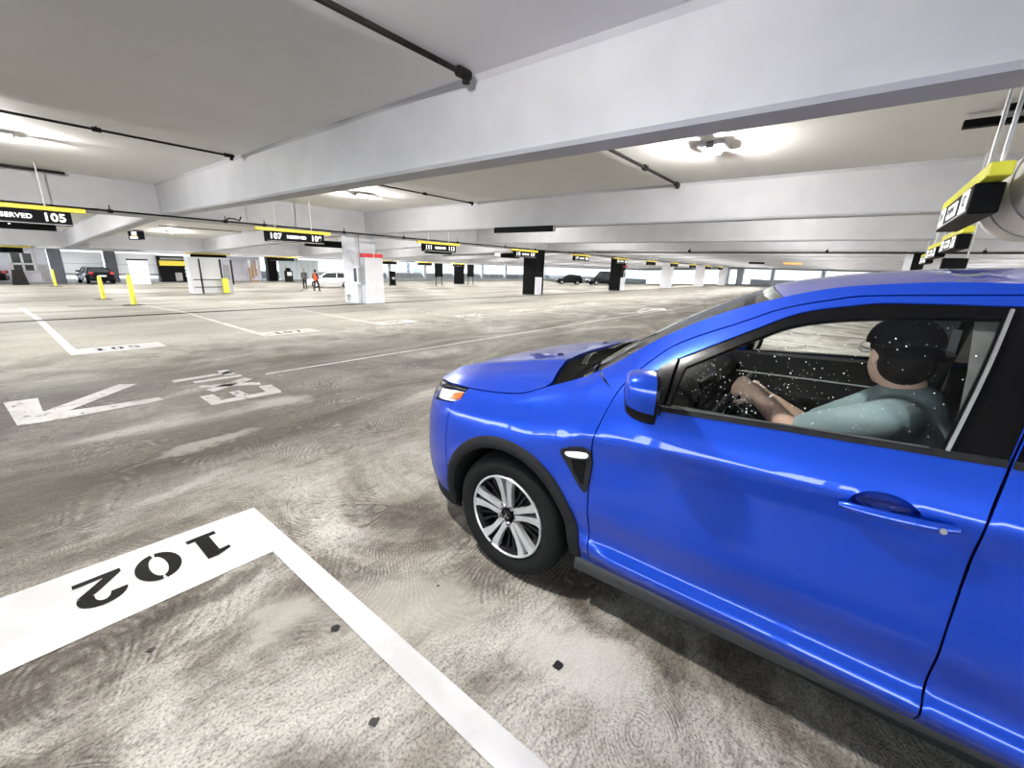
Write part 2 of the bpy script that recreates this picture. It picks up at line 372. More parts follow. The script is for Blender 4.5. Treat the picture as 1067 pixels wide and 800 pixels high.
# the stalls across the aisle
for k, txt in enumerate(('105', '107', '109', '111', '113', '115', '117')):
    x = .78+3.0*k
    mm = M['paint'] if k == 0 else (M['worn'] if k < 3 else M['faint'])
    wd = .12
    s = flat([[(x, 9.95), (x+1.27, 9.95), (x+1.27, 10.52), (x+wd, 10.52), (x+wd, 15.5), (x, 15.5)]], 'parking_stripe', mm)
    tag(s, 'white stall stripe across the aisle stencilled %s' % txt if k < 3 else None)
    if k < 3: flat(number_polys(txt, x+.30, 10.10, .185, .28, (1, 0), (0, 1), .25), 'stencilled_number', M['ink'], s, ZP+.003)
    # the back-to-back stall on the falling side
    flat([[(x, 15.72), (x+wd, 15.72), (x+wd, YK), (x, YK)], [(x, YK), (x+wd, YK), (x+wd, 21.9), (x, 21.9)], [(x-.02, 21.9), (x+1.2, 21.9), (x+1.2, 22.4), (x-.02, 22.4)]], 'parking_stripe', M['worn'])
# near-side stalls to the right of the car
for k in range(1, 6):
    x = .8+3.0*k
    flat([[(x, -2.6), (x+.12, -2.6), (x+.12, 2.95), (x-1.2, 2.95), (x-1.2, 2.4), (x, 2.4)]], 'parking_stripe', M['worn'])
# thin lane line and its fainter neighbour
flat([[(2.45, 6.56), (30, 6.50), (30, 6.55), (2.45, 6.62)]], 'lane_line', M['worn'])
flat([[(3.9, 9.50), (26, 9.50), (26, 9.55), (3.9, 9.55)]], 'lane_line', M['faint'])
# worn arrow
A = 1.031
def sc(p): return [(x, y) for x, y in p]
ar = flat([sc([(-.05, 7.21), (.21, 7.19), (.20, 6.55), (.21, 6.51), (.17, 6.09), (0, 6.12)]),
           sc([(.21, 6.51), (.37, 6.37), (1.10, 7.17), (.93, 7.29)]),
           sc([(.17, 6.09), (.97, 6.12), (1.15, 6.16), (1.13, 6.30), (.68, 6.32), (.35, 6.38), (.21, 6.52)])], 'painted_arrow', M['worn'])
tag(ar, 'worn white directional arrow painted in the aisle')
# EXIT, read by drivers heading towards -X
ex = flat([sc([(1.45, 5.54), (1.60, 5.54), (1.60, 6.0), (1.46, 6.0)]), sc([(1.60, 5.53), (2.22, 5.50), (2.24, 5.66), (1.60, 5.68)][:4]),
           sc([(2.08, 5.66), (2.24, 5.66), (2.27, 5.96), (2.12, 5.99)]), sc([(1.76, 5.68), (1.89, 5.68), (1.88, 5.96), (1.76, 5.96)]),
           sc([(1.60, 6.27), (2.16, 6.57), (2.21, 6.42), (1.64, 6.11)]), sc([(1.60, 6.54), (2.21, 6.21), (2.18, 6.05), (1.59, 6.40)]),
           sc([(1.61, 6.70), (2.18, 6.68), (2.18, 6.80), (1.61, 6.82)]), sc([(1.43, 6.92), (2.16, 6.98), (2.16, 7.10), (1.43, 7.06)]),
           sc([(2.02, 6.88), (2.16, 6.88), (2.17, 7.24), (2.03, 7.24)])], 'painted_lettering', M['worn'])
tag(ex, 'worn white EXIT lettering painted in the aisle')
ar2 = flat([[(17.0, 6.75), (19.0, 6.85), (19.0, 6.98), (17.0, 6.95)], [(19.0, 6.35), (20.3, 6.9), (19.0, 7.45)], [(17.6, 7.05), (19.4, 7.4), (19.3, 7.5), (17.5, 7.15)]], 'painted_arrow', M['worn'])
for i, (x, y, r) in enumerate(((.745, 1.59, .024), (.62, 1.09, .02), (1.26, .69, .027), (.175, 2.08, .016), (1.24, 1.43, .009))):
    n = 11; flat([[(x+r*(1+.35*rnd.uniform(-1, 1))*math.cos(2*PI*k/n), y+r*.8*(1+.3*rnd.uniform(-1, 1))*math.sin(2*PI*k/n)) for k in range(n)]], 'tar_spot', M['tar'])

# ------------------------------------------------------------------ ceiling lamps: a shallow round fitting with a glowing lens
def lamp_proto():
    r = empty('ceiling_lamp')
    MB().box(-.22, .22, -.19, .19, 0, .05, .012).build('mounting_plate', M['white'], r)
    MB().lathe([(.0, -.030), (.10, -.028), (.145, -.021), (.16, -.010), (.165, 0.0)], 24).build('lens', M['lamp'], r, 40)
    for s in (-1, 1): MB().box(s*.20, s*.235, -.05, .05, -.035, .05, .006).build('bracket', M['grey'], r)
    return r
LX = [.62]+[7.1+6.2*k for k in range(0, 11)]; LY = [-16, -7.0, 2.0, 11.0, 20.0, 29.0, 39.0, 47.0]
proto = None; nseen = 0
for x in LX:
    for y in LY:
        lamp_l = bpy.data.lights.new('lamp_light', 'POINT'); lamp_l.energy = LAMP_W*.5; lamp_l.shadow_soft_size = .02; lamp_l.color = (1, .975, .93)
        z = HC+zoff(y)
        # only the lamps the picture can show get a fitting of their own shape; all of them get their light
        if proto is None: lp = proto = lamp_proto()
        else: lp = copy_tree(proto)
        lp.location = (x, y, z-.05)
        if abs(x-7.1) < .1 and y == 2.0: tag(lp, 'glowing ceiling lamp just past the big beam, nearest in the photo', 'ceiling lamp', 'ceiling lamps')
        elif abs(x-7.1) < .1 and y == 11.0: tag(lp, 'glowing ceiling lamp between the big beam and the 107 sign', 'ceiling lamp', 'ceiling lamps')
        elif abs(x-.62) < .1 and y == 11.0: tag(lp, 'glowing ceiling lamp cut by the left edge above the RESERVED 105 sign', 'ceiling lamp', 'ceiling lamps')
        elif abs(x-7.1) < .1 and y == 20.0: tag(lp, 'glowing lamp on the falling ceiling above the pay cabin', 'ceiling lamp', 'ceiling lamps')
        else: tag(lp, 'round glowing ceiling lamp in one of the remaining bays', 'ceiling lamp', 'ceiling lamps')
        lo = bpy.data.objects.new('lamp_light', lamp_l); COL.objects.link(lo); lo.parent = lp; lo.location = (0, 0, -.056)
        dn = bpy.data.lights.new('lamp_downlight', 'SPOT'); dn.energy = LAMP_W*.62; dn.shadow_soft_size = .12; dn.spot_size = math.radians(160); dn.spot_blend = .4; dn.color = (1, .975, .93)
        do = bpy.data.objects.new('lamp_downlight', dn); COL.objects.link(do); do.parent = lp; do.location = (0, 0, -.10)
# ================================================================== THE BLUE CAR  (local frame: x = -half width on the driver's side, y forward, z up)
XC = 2.46
def pchip(x, xs, ys):
    x = np.asarray(x, float); xs = np.asarray(xs, float); ys = np.asarray(ys, float)
    h = np.diff(xs); d = np.diff(ys)/h; m = np.zeros_like(ys)
    m[0], m[-1] = d[0], d[-1]
    for i in range(1, len(xs)-1):
        if d[i-1]*d[i] > 0:
            w1, w2 = 2*h[i]+h[i-1], h[i]+2*h[i-1]; m[i] = (w1+w2)/(w1/d[i-1]+w2/d[i])
    xc = np.clip(x, xs[0], xs[-1]); i = np.clip(np.searchsorted(xs, xc, side='right')-1, 0, len(xs)-2)
    t = (xc-xs[i])/h[i]; t2 = t*t; t3 = t2*t
    r = (2*t3-3*t2+1)*ys[i]+(t3-2*t2+t)*h[i]*m[i]+(-2*t3+3*t2)*ys[i+1]+(t3-t2)*h[i]*m[i+1]
    return r+(x-xc)*np.where(x < xs[0], m[0], m[-1])
ST = [  # station y, z of nine section knots, half width of the nine knots
 (-2.30, (.34,.46,.66,.94,1.05,1.10,1.23,1.42,1.58), (.85,.895,.912,.902,.905,.885,.845,.73,.60)),
 (-1.60, (.32,.45,.65,.94,1.06,1.11,1.24,1.45,1.63), (.855,.895,.918,.908,.916,.90,.855,.745,.61)),
 (-1.00, (.31,.44,.64,.93,1.05,1.10,1.225,1.45,1.655), (.855,.895,.915,.904,.918,.905,.865,.755,.615)),
 (-.30, (.30,.43,.63,.915,1.022,1.07,1.185,1.43,1.655), (.855,.895,.915,.902,.919,.908,.872,.77,.62)),
 (.00, (.30,.43,.625,.905,1.005,1.055,1.17,1.41,1.63), (.855,.895,.915,.902,.919,.908,.872,.775,.625)),
 (.30, (.295,.425,.62,.885,.985,1.035,1.150,1.36,1.545), (.855,.895,.915,.903,.919,.908,.872,.785,.645)),
 (.60, (.29,.42,.61,.865,.962,1.015,1.125,1.25,1.388), (.855,.895,.915,.904,.918,.907,.872,.805,.680)),
 (.80, (.29,.42,.61,.845,.938,.985,1.075,1.165,1.240), (.86,.897,.917,.909,.918,.905,.865,.80,.705)),
 (.95, (.29,.42,.61,.80,.865,.93,1.03,1.10,1.150), (.865,.90,.92,.914,.913,.90,.855,.80,.715)),
 (1.08, (.29,.42,.61,.79,.85,.91,.985,1.05,1.095), (.87,.905,.925,.92,.915,.90,.865,.82,.755)),
 (1.25, (.29,.42,.61,.78,.84,.89,.945,.99,1.025), (.88,.91,.93,.927,.92,.908,.885,.86,.81)),
 (1.50, (.29,.42,.61,.75,.81,.86,.91,.955,.99), (.88,.91,.93,.928,.922,.912,.89,.86,.815)),
 (1.75, (.27,.40,.58,.72,.78,.83,.88,.935,.972), (.89,.92,.935,.932,.926,.916,.898,.865,.82)),
 (2.30, (.25,.36,.52,.64,.70,.76,.81,.865,.905), (.92,.93,.94,.94,.935,.93,.91,.88,.83)),
]
_T = []
for _y, _z, _w in ST:       # one more knot: the ledge low on the doors
    _d = max(0.0, min(1.0, (.9-_y)/.3, (_y+1.15)/.12)); _z = list(_z); _w = list(_w)
    _mid = _w[1]+(_w[2]-_w[1])*.27
    _w[1] += (.917-_w[1])*_d; _z[1] -= .035*_d; _zi = _z[1]+(_z[2]-_z[1])*(.27+.03*_d)
    _T.append((_y, tuple(_z[:2]+[_zi]+_z[2:]), tuple(_w[:2]+[_mid+(.882-_mid)*_d]+_w[2:])))
ST = _T
SY = [s[0] for s in ST]
def section(y):
    zs = [float(pchip(y, SY, [s[1][k] for s in ST])) for k in range(10)]
    ws = [float(pchip(y, SY, [s[2][k] for s in ST])) for k in range(10)]
    return zs, ws
_sec = {}
def Wp(y, z):
    k = round(y*400)
    if k not in _sec: _sec[k] = section(k/400)
    zs, ws = _sec[k]
    return float(pchip(z, zs, ws))
def topz(y): return float(pchip(y, SY, [s[1][9] for s in ST]))
def topw(y): return float(pchip(y, SY, [s[2][9] for s in ST]))
YN, LN, EN = 1.35, .885, 2.8            # nose: plan curve
YR, LR, ER = -1.75, .60, 3.4            # tail: plan curve
def _arc(L, W, e):
    th = np.linspace(0, PI/2, 400); y = L*np.sin(th)**(2/e); x = W*np.cos(th)**(2/e)
    s = np.concatenate([[0], np.cumsum(np.hypot(np.diff(y), np.diff(x)))]); return s, y/L, x/W
NA = _arc(LN, .93, EN); RA = _arc(LR, .91, ER)
SF = YN+float(NA[0][-1]); SB = YR-float(RA[0][-1])      # s at the centre line, front and rear
def noseL(z): return float(pchip(z, [.15, .28, .45, .65, .85, .97, 1.1], [.84, .865, .90, .895, .86, .815, .74]))
def tailL(z): return float(pchip(z, [.2, .35, .55, .80, 1.0, 1.2, 1.4, 1.6, 1.7], [.54, .60, .61, .58, .56, .54, .42, .26, .18]))
def P(s, z):
    """body side surface, driver's side; s runs along the length and round the corners"""
    if s > YN:
        d = min(s-YN, NA[0][-1]); y = float(np.interp(d, NA[0], NA[1])); c = float(np.interp(d, NA[0], NA[2]))
        yy = YN+noseL(z)*y
        return Vector((-Wp(min(s, 2.0), z)*c, yy, z))
    if s < YR:
        d = min(YR-s, RA[0][-1]); y = float(np.interp(d, RA[0], RA[1])); c = float(np.interp(d, RA[0], RA[2]))
        return Vector((-Wp(max(s, -2.25), z)*c, YR-tailL(z)*y, z))
    return Vector((-Wp(s, z), s, z))
def Nrm(s, z):
    e = .006
    a = P(s+e, z)-P(s-e, z); b = P(s, z+e)-P(s, z-e)
    n = b.cross(a)
    return n.normalized() if n.length > 1e-9 else Vector((-1, 0, 0))
def s_of_y(y, z):
    if y <= YN: return y
    t = min((y-YN)/noseL(z), .9999); return YN+float(np.interp(t, NA[1], NA[0]))

def resample(poly, step, closed=True):
    out = []; n = len(poly)
    for i in range(n if closed else n-1):
        a = poly[i]; b = poly[(i+1) % n]; L = math.hypot(b[0]-a[0], b[1]-a[1]); k = max(1, int(math.ceil(L/step)))
        for j in range(k): out.append((a[0]+(b[0]-a[0])*j/k, a[1]+(b[1]-a[1])*j/k))
    if not closed: out.append(tuple(poly[-1]))
    return out
def area(p): return sum(p[i][0]*p[(i+1) % len(p)][1]-p[(i+1) % len(p)][0]*p[i][1] for i in range(len(p)))/2
def inset(poly, d):
    if area(poly) < 0: poly = poly[::-1]
    n = len(poly); out = []
    for i in range(n):
        a, b, c = Vector(poly[i-1]).to_2d(), Vector(poly[i]).to_2d(), Vector(poly[(i+1) % n]).to_2d()
        e1 = (b-a).normalized(); e2 = (c-b).normalized()
        n1 = Vector((-e1.y, e1.x)); n2 = Vector((-e2.y, e2.x)); m = n1+n2
        if m.length < 1e-6: m = n1
        m.normalize(); k = d/max(.35, m.dot(n1)); out.append((b.x+m.x*k, b.y+m.y*k))
    return out
def smooth_poly(pts, n=6, closed=False):
    """catmull-rom through pts"""
    out = []; m = len(pts)
    for i in range(m-1 if not closed else m):
        p0 = pts[i-1] if (closed or i > 0) else pts[0]; p1 = pts[i]; p2 = pts[(i+1) % m]; p3 = pts[(i+2) % m] if (closed or i+2 < m) else pts[-1]
        for j in range(n):
            t = j/n
            out.append(tuple(.5*((2*p1[k])+(-p0[k]+p2[k])*t+(2*p0[k]-5*p1[k]+4*p2[k]-p3[k])*t*t+(-p0[k]+3*p1[k]-3*p2[k]+p3[k])*t**3) for k in range(len(p1))))
    if not closed: out.append(tuple(pts[-1]))
    return out
def inside(x, y, poly):
    c = False; n = len(poly); j = n-1
    for i in range(n):
        xi, yi = poly[i]; xj, yj = poly[j]
        if (yi > y) != (yj > y) and x < (xj-xi)*(y-yi)/(yj-yi)+xi: c = not c
        j = i
    return c
def seg_dist(x, y, segs):
    dx = segs[:, 2]-segs[:, 0]; dy = segs[:, 3]-segs[:, 1]; l2 = dx*dx+dy*dy+1e-12
    t = np.clip(((x-segs[:, 0])*dx+(y-segs[:, 1])*dy)/l2, 0, 1)
    return float(np.min(np.hypot(x-segs[:, 0]-t*dx, y-segs[:, 1]-t*dy)))
def sheet(name, mat, parent, outer, holes=(), lift=P, norm=Nrm, step=.03, bstep=.02, off=0.0, depth=.02, mirror=False, smooth_only=False, sy=1.0):
    """a panel cut to an outline in a surface's own (s,z) plane, lifted onto the surface, with folded-in edges"""
    rings = [resample(outer, bstep)]+[resample(h, bstep) for h in holes]
    if area(rings[0]) < 0: rings[0] = rings[0][::-1]
    rings = [rings[0]]+[h if area(h) < 0 else h[::-1] for h in rings[1:]]
    pts = []; edges = []
    for r in rings:
        k = len(pts); pts += r; edges += [(k+i, k+(i+1) % len(r)) for i in range(len(r))]
    segs = np.array([(*pts[a], *pts[b]) for a, b in edges])
    xs = [p[0] for p in rings[0]]; ys_ = [p[1] for p in rings[0]]
    nx = int((max(xs)-min(xs))/step)+1; ny = int((max(ys_)-min(ys_))/(step*sy))+1
    inner = []
    for i in range(nx+1):
        for j in range(ny+1):
            x = min(xs)+i*step; y = min(ys_)+(j+.01)*step*sy
            if inside(x, y, rings[0]) and not any(inside(x, y, h) for h in rings[1:]) and seg_dist(x, y, segs) > .012: inner.append((x, y))
    V, E, F, _, _, _ = delaunay_2d_cdt([Vector(p) for p in pts+inner], edges, [], 0, 1e-6)
    tris = []
    for f in F:
        cx = sum(V[i][0] for i in f)/len(f); cy = sum(V[i][1] for i in f)/len(f)
        if inside(cx, cy, rings[0]) and not any(inside(cx, cy, h) for h in rings[1:]): tris.append(list(f))
    co = []; no = []
    for v in V:
        n = norm(v[0], v[1]); p = lift(v[0], v[1])+n*off
        co.append(p); no.append(n)
    # boundary edges of the kept triangles -> folded edge
    cnt = {}
    for t in tris:
        for i in range(len(t)):
            a, b = t[i], t[(i+1) % len(t)]; cnt[(a, b)] = 1
    bnd = [(a, b) for (a, b) in cnt if (b, a) not in cnt]
    nv = len(co); idx = {}; vs = [p.copy() for p in co]
    faces = []; lnor = []
    # orientation test
    flip = sum((co[t[1]]-co[t[0]]).cross(co[t[2]]-co[t[0]]).dot(no[t[0]]) for t in tris) < 0
    for t in tris:
        q = t[::-1] if flip else t; faces.append(tuple(q)); lnor += [no[i] for i in q]
    if depth > 0:
        for a, b in bnd:
            for k in (a, b):
                if k not in idx: idx[k] = len(vs); vs.append(co[k]-no[k]*depth)
            q = (b, a, idx[a], idx[b]) if not flip else (a, b, idx[b], idx[a])
            fnn = (vs[q[1]]-vs[q[0]]).cross(vs[q[2]]-vs[q[0]])
            fnn = fnn.normalized() if fnn.length > 1e-12 else Vector((0, 0, 1))
            faces.append(q); lnor += [fnn]*4
    if mirror:
        vs = [Vector((-p.x, p.y, p.z)) for p in vs]
        nf = []; nl = []; k = 0
        for q in faces:
            ln = lnor[k:k+len(q)]; k += len(q); nf.append(tuple(q[::-1])); nl += [Vector((-n.x, n.y, n.z)) for n in ln[::-1]]
        faces, lnor = nf, nl
    me = bpy.data.meshes.new(name); me.from_pydata([tuple(p) for p in vs], [], faces); me.materials.append(mat)
    me.polygons.foreach_set('use_smooth', [True]*len(me.polygons))
    if len(lnor) == len(me.loops): me.normals_split_custom_set([tuple(n) for n in lnor])
    ob = bpy.data.objects.new(name, me); COL.objects.link(ob); ob.parent = parent
    return ob

# ---- car materials
def paint_mat(name, col, col2):
    m = pbr(name, col, .30, metal=.40, coat=.75, spec=.2); t = m.node_tree; b = t.nodes['Principled BSDF']
    lw = t.nodes.new('ShaderNodeLayerWeight'); lw.inputs[0].default_value = .35
    mxn = t.nodes.new('ShaderNodeMixRGB'); mxn.inputs[1].default_value = (*col, 1); mxn.inputs[2].default_value = (*col2, 1)
    t.links.new(lw.outputs['Facing'], mxn.inputs[0]); t.links.new(mxn.outputs[0], b.inputs['Base Color'])
    b.inputs['Coat Roughness'].default_value = .02
    return m
def glass_mat(name, tint, refl_rough=.0, extra=0.0):
    m = bpy.data.materials.new(name); m.use_nodes = True; t = m.node_tree; t.nodes.clear()
    out = t.nodes.new('ShaderNodeOutputMaterial'); mixs = t.nodes.new('ShaderNodeMixShader')
    tr = t.nodes.new('ShaderNodeBsdfTransparent'); tr.inputs[0].default_value = (*tint, 1)
    gl = t.nodes.new('ShaderNodeBsdfGlossy'); gl.inputs['Roughness'].default_value = refl_rough
    fr = t.nodes.new('ShaderNodeFresnel'); geo = t.nodes.new('ShaderNodeNewGeometry'); mri = t.nodes.new('ShaderNodeMapRange')
    mri.inputs['To Min'].default_value = 1.45; mri.inputs['To Max'].default_value = 1/1.45      # a thin pane reflects alike from both faces
    t.links.new(geo.outputs['Backfacing'], mri.inputs['Value']); t.links.new(mri.outputs[0], fr.inputs[0])
    t.links.new(fr.outputs[0], mixs.inputs[0]); t.links.new(tr.outputs[0], mixs.inputs[1]); t.links.new(gl.outputs[0], mixs.inputs[2])
    t.links.new(mixs.outputs[0], out.inputs[0]); return m
M['blue'] = paint_mat('metallic_blue_paint', (.004, .046, .42), (.006, .028, .33))
M['clad'] = noisy('black_plastic', (.009, .009, .010), (.014, .014, .015), 40, .55, .1, 300, spec=.10)
M['gloss'] = pbr('gloss_black', (.003, .003, .0034), .25, spec=.12)
M['trimdark'] = noisy('dark_interior', (.005, .005, .0053), (.008, .008, .0083), 3, .7, spec=.2)
M['seat'] = noisy('dark_seat_fabric', (.014, .014, .015), (.026, .026, .028), 60, .85)
M['chrome'] = pbr('chrome', (.85, .85, .87), .12, metal=1.0)
M['satin'] = pbr('satin_silver_strip', (.50, .50, .51), .3, metal=.8)
M['darksatin'] = pbr('dark_satin_strip', (.13, .13, .135), .3, metal=.8)
M['alloy'] = pbr('machined_alloy', (.62, .62, .63), .3, metal=.6)
M['alloydark'] = pbr('dark_alloy', (.008, .008, .009), .35, metal=.2, spec=.3)
M['matte'] = pbr('matte_black', (.003, .003, .0033), .8, spec=.03)
M['sill'] = noisy('grey_black_sill', (.022, .022, .024), (.03, .03, .033), 40, .4, .1, 300, spec=.4)
M['rubber'] = noisy('tyre_rubber', (.005, .005, .005), (.009, .009, .009), 60, .75, spec=.12)
M['glass'] = glass_mat('side_glass', (.86, .88, .87))
M['wsglass'] = glass_mat('windscreen_glass', (.80, .84, .82))
M['privacy'] = glass_mat('dark_rear_glass', (.10, .10, .11))
M['lens'] = glass_mat('clear_lens', (.93, .94, .95))
M['lampinner'] = pbr('lamp_reflector', (.80, .82, .84), .3, metal=.35)
M['amber'] = pbr('amber_reflector', (.75, .12, .02), .2, coat=1)
M['tail'] = pbr('red_tail_lens', (.45, .01, .015), .15, coat=1)
M['drop'] = pbr('water_drop', (.85, .87, .88), .08, spec=.8)
M['liner'] = noisy('grey_headliner', (.10, .10, .10), (.13, .13, .13), 30, .9)

car = empty('car', (XC, 0, 0), 0, 'bright metallic blue crossover car leaving its stall, driver at the wheel', 'car')
AF, AR = (1.245, .352), (-1.45, .352)     # axle centres (y, z)
RA_O, RA_I = .452, .392
def arch(c, r, a0, a1, n=26): return [(c[0]+r*math.cos(a0+(a1-a0)*i/n), c[1]+r*math.sin(a0+(a1-a0)*i/n)) for i in range(n+1)]
ZS = lambda y: .292+.0*y                  # lower edge of the painted panels
def to_s(pl): return [(s_of_y(y, z), z) for y, z in pl]
door_front = smooth_poly([(.735, .29), (.757, .60), (.763, .88), (.748, 1.0), (.695, 1.175), (.60, 1.30), (.50, 1.385), (.30, 1.484)], 5)
door_top = smooth_poly([(.30, 1.484), (.187, 1.540), (.05, 1.580), (-.07, 1.601), (-.46, 1.627)], 5)[1:]
door_rear = [(-.402, 1.21), (-.387, 1.03), (-.388, .70), (-.396, .44), (-.402, .29)]
front_door_poly = door_front+door_top+smooth_poly(door_rear, 4)
win_frame = [(.525, 1.128), (.507, 1.318)]+smooth_poly([(.507, 1.318), (.27, 1.456), (.137, 1.529), (-.003, 1.566), (-.12, 1.582), (-.447, 1.594)], 5)[1:]+[(-.397, 1.203)]
glass_poly = [(.478, 1.150), (.458, 1.300)]+smooth_poly([(.458, 1.300), (.262, 1.425), (.125, 1.497), (-.073, 1.537), (-.335, 1.560)], 5)[1:]+[(-.272, 1.196)]
rear_edge = smooth_poly([(-1.06, .29), (-1.02, .52), (-1.08, .72), (-1.16, .86), (-1.33, 1.05), (-1.36, 1.22), (-1.28, 1.50), (-1.20, 1.632)], 5)
rear_door_poly = [(-.402, .29), (-.396, .44), (-.388, .70), (-.387, 1.03), (-.402, 1.21), (-.46, 1.627)]+smooth_poly([(-.46, 1.627), (-.8, 1.634), (-1.20, 1.632)], 4)[1:-1]+rear_edge[::-1]
rwin_frame = [(-.407, 1.205), (-.463, 1.597), (-.8, 1.602), (-1.16, 1.59), (-1.25, 1.42), (-1.30, 1.235)]
rglass_poly = [(-.50, 1.225), (-.52, 1.565), (-.8, 1.575), (-1.13, 1.56), (-1.21, 1.42), (-1.25, 1.25)]
wedge = [(y, topz(y)) for y in np.linspace(.95, .16, 18)]
fend_arch = arch(AF, RA_O, 0+.02, PI-.13)
FS0 = 1.66
fender_poly = [(.735, .29), (.757, .60), (.763, .88), (.748, 1.0), (.725, 1.10)]
# front fender: door gap, up to the pillar gap, along the hood line to the headlamp, down the bumper seam, round the arch
fender_poly = [(.80, .295)]+smooth_poly([(.735, .29), (.757, .60), (.763, .88), (.748, 1.0), (.704, 1.152)], 5)+[(.785, 1.176), (.86, topz(.86))]+[(y, topz(y)) for y in np.linspace(.88, 1.64, 28)]+[(1.64, .925), (1.70, .895), (1.695, .50)]
fender_poly = fender_poly+[p for p in arch(AF, RA_O, .33, PI-.13)]
pillar_poly = door_front[door_front.index(min(door_front, key=lambda p: abs(p[1]-1.155))):]+door_top+smooth_poly([(-.46, 1.627), (-.8, 1.634), (-1.20, 1.632)], 4)[1:]+[(-1.20, topz(-1.2)-.002)]+[(y, topz(y)-.002) for y in np.linspace(-1.1, .857, 42)]+[(.785, 1.179)]

lamp_poly = [(1.652, .975), (1.645, .93), (1.70, .900), (1.80, .880), (1.95, .852), (2.10, .822), (2.22, .815), (2.24, .852), (2.10, .895), (1.95, .930), (1.80, .958)]
bump_poly = [(1.70, .892), (1.80, .874), (1.95, .846), (2.10, .814), (2.30, .806), (SF-.002, .80), (SF-.002, .60), (2.30, .56), (2.12, .46), (2.08, .34), (1.82, .30), (1.70, .30)]+[(1.695, .33)]
lowbump_poly = [(1.66, .29), (1.82, .295), (2.08, .335), (2.12, .455), (2.30, .555), (SF-.002, .595), (SF-.002, .24), (2.1, .21), (1.75, .20), (1.65, .22)]
nosetop_poly = [(2.25, .845), (2.30, .812), (SF-.002, .806), (SF-.002, topz(2.3)-.005), (2.20, topz(2.20)-.006), (1.95, topz(1.95)-.006), (1.66, topz(1.66)-.006), (1.66, .980), (1.80, .963), (1.95, .935), (2.10, .900)]
quarter_poly = rear_edge+[(-1.20, topz(-1.2))]+[(s, topz(max(s, -2.2))-(.0 if s > YR else .05)) for s in np.linspace(-1.3, -2.0, 8)]+[(-2.06, 1.30), (-2.10, 1.05), (-2.12, .75), (-2.05, .34), (-1.90, .34)]+arch(AR, RA_O, PI-.15, .15)
qwin = [(-1.42, 1.26), (-1.36, 1.52), (-1.70, 1.50), (-1.86, 1.36), (-1.84, 1.28)]
def cup_poly(y0, y1, z0, z1, r=1.0, n=28):
    cy = y0+(y1-y0)*.40; cz = z0+(z1-z0)*.40+.006
    return [(cy+.082*r*math.cos(2*PI*i/n), cz+(.052 if i < n/2 else .046)*r*math.sin(2*PI*i/n)) for i in range(n)]
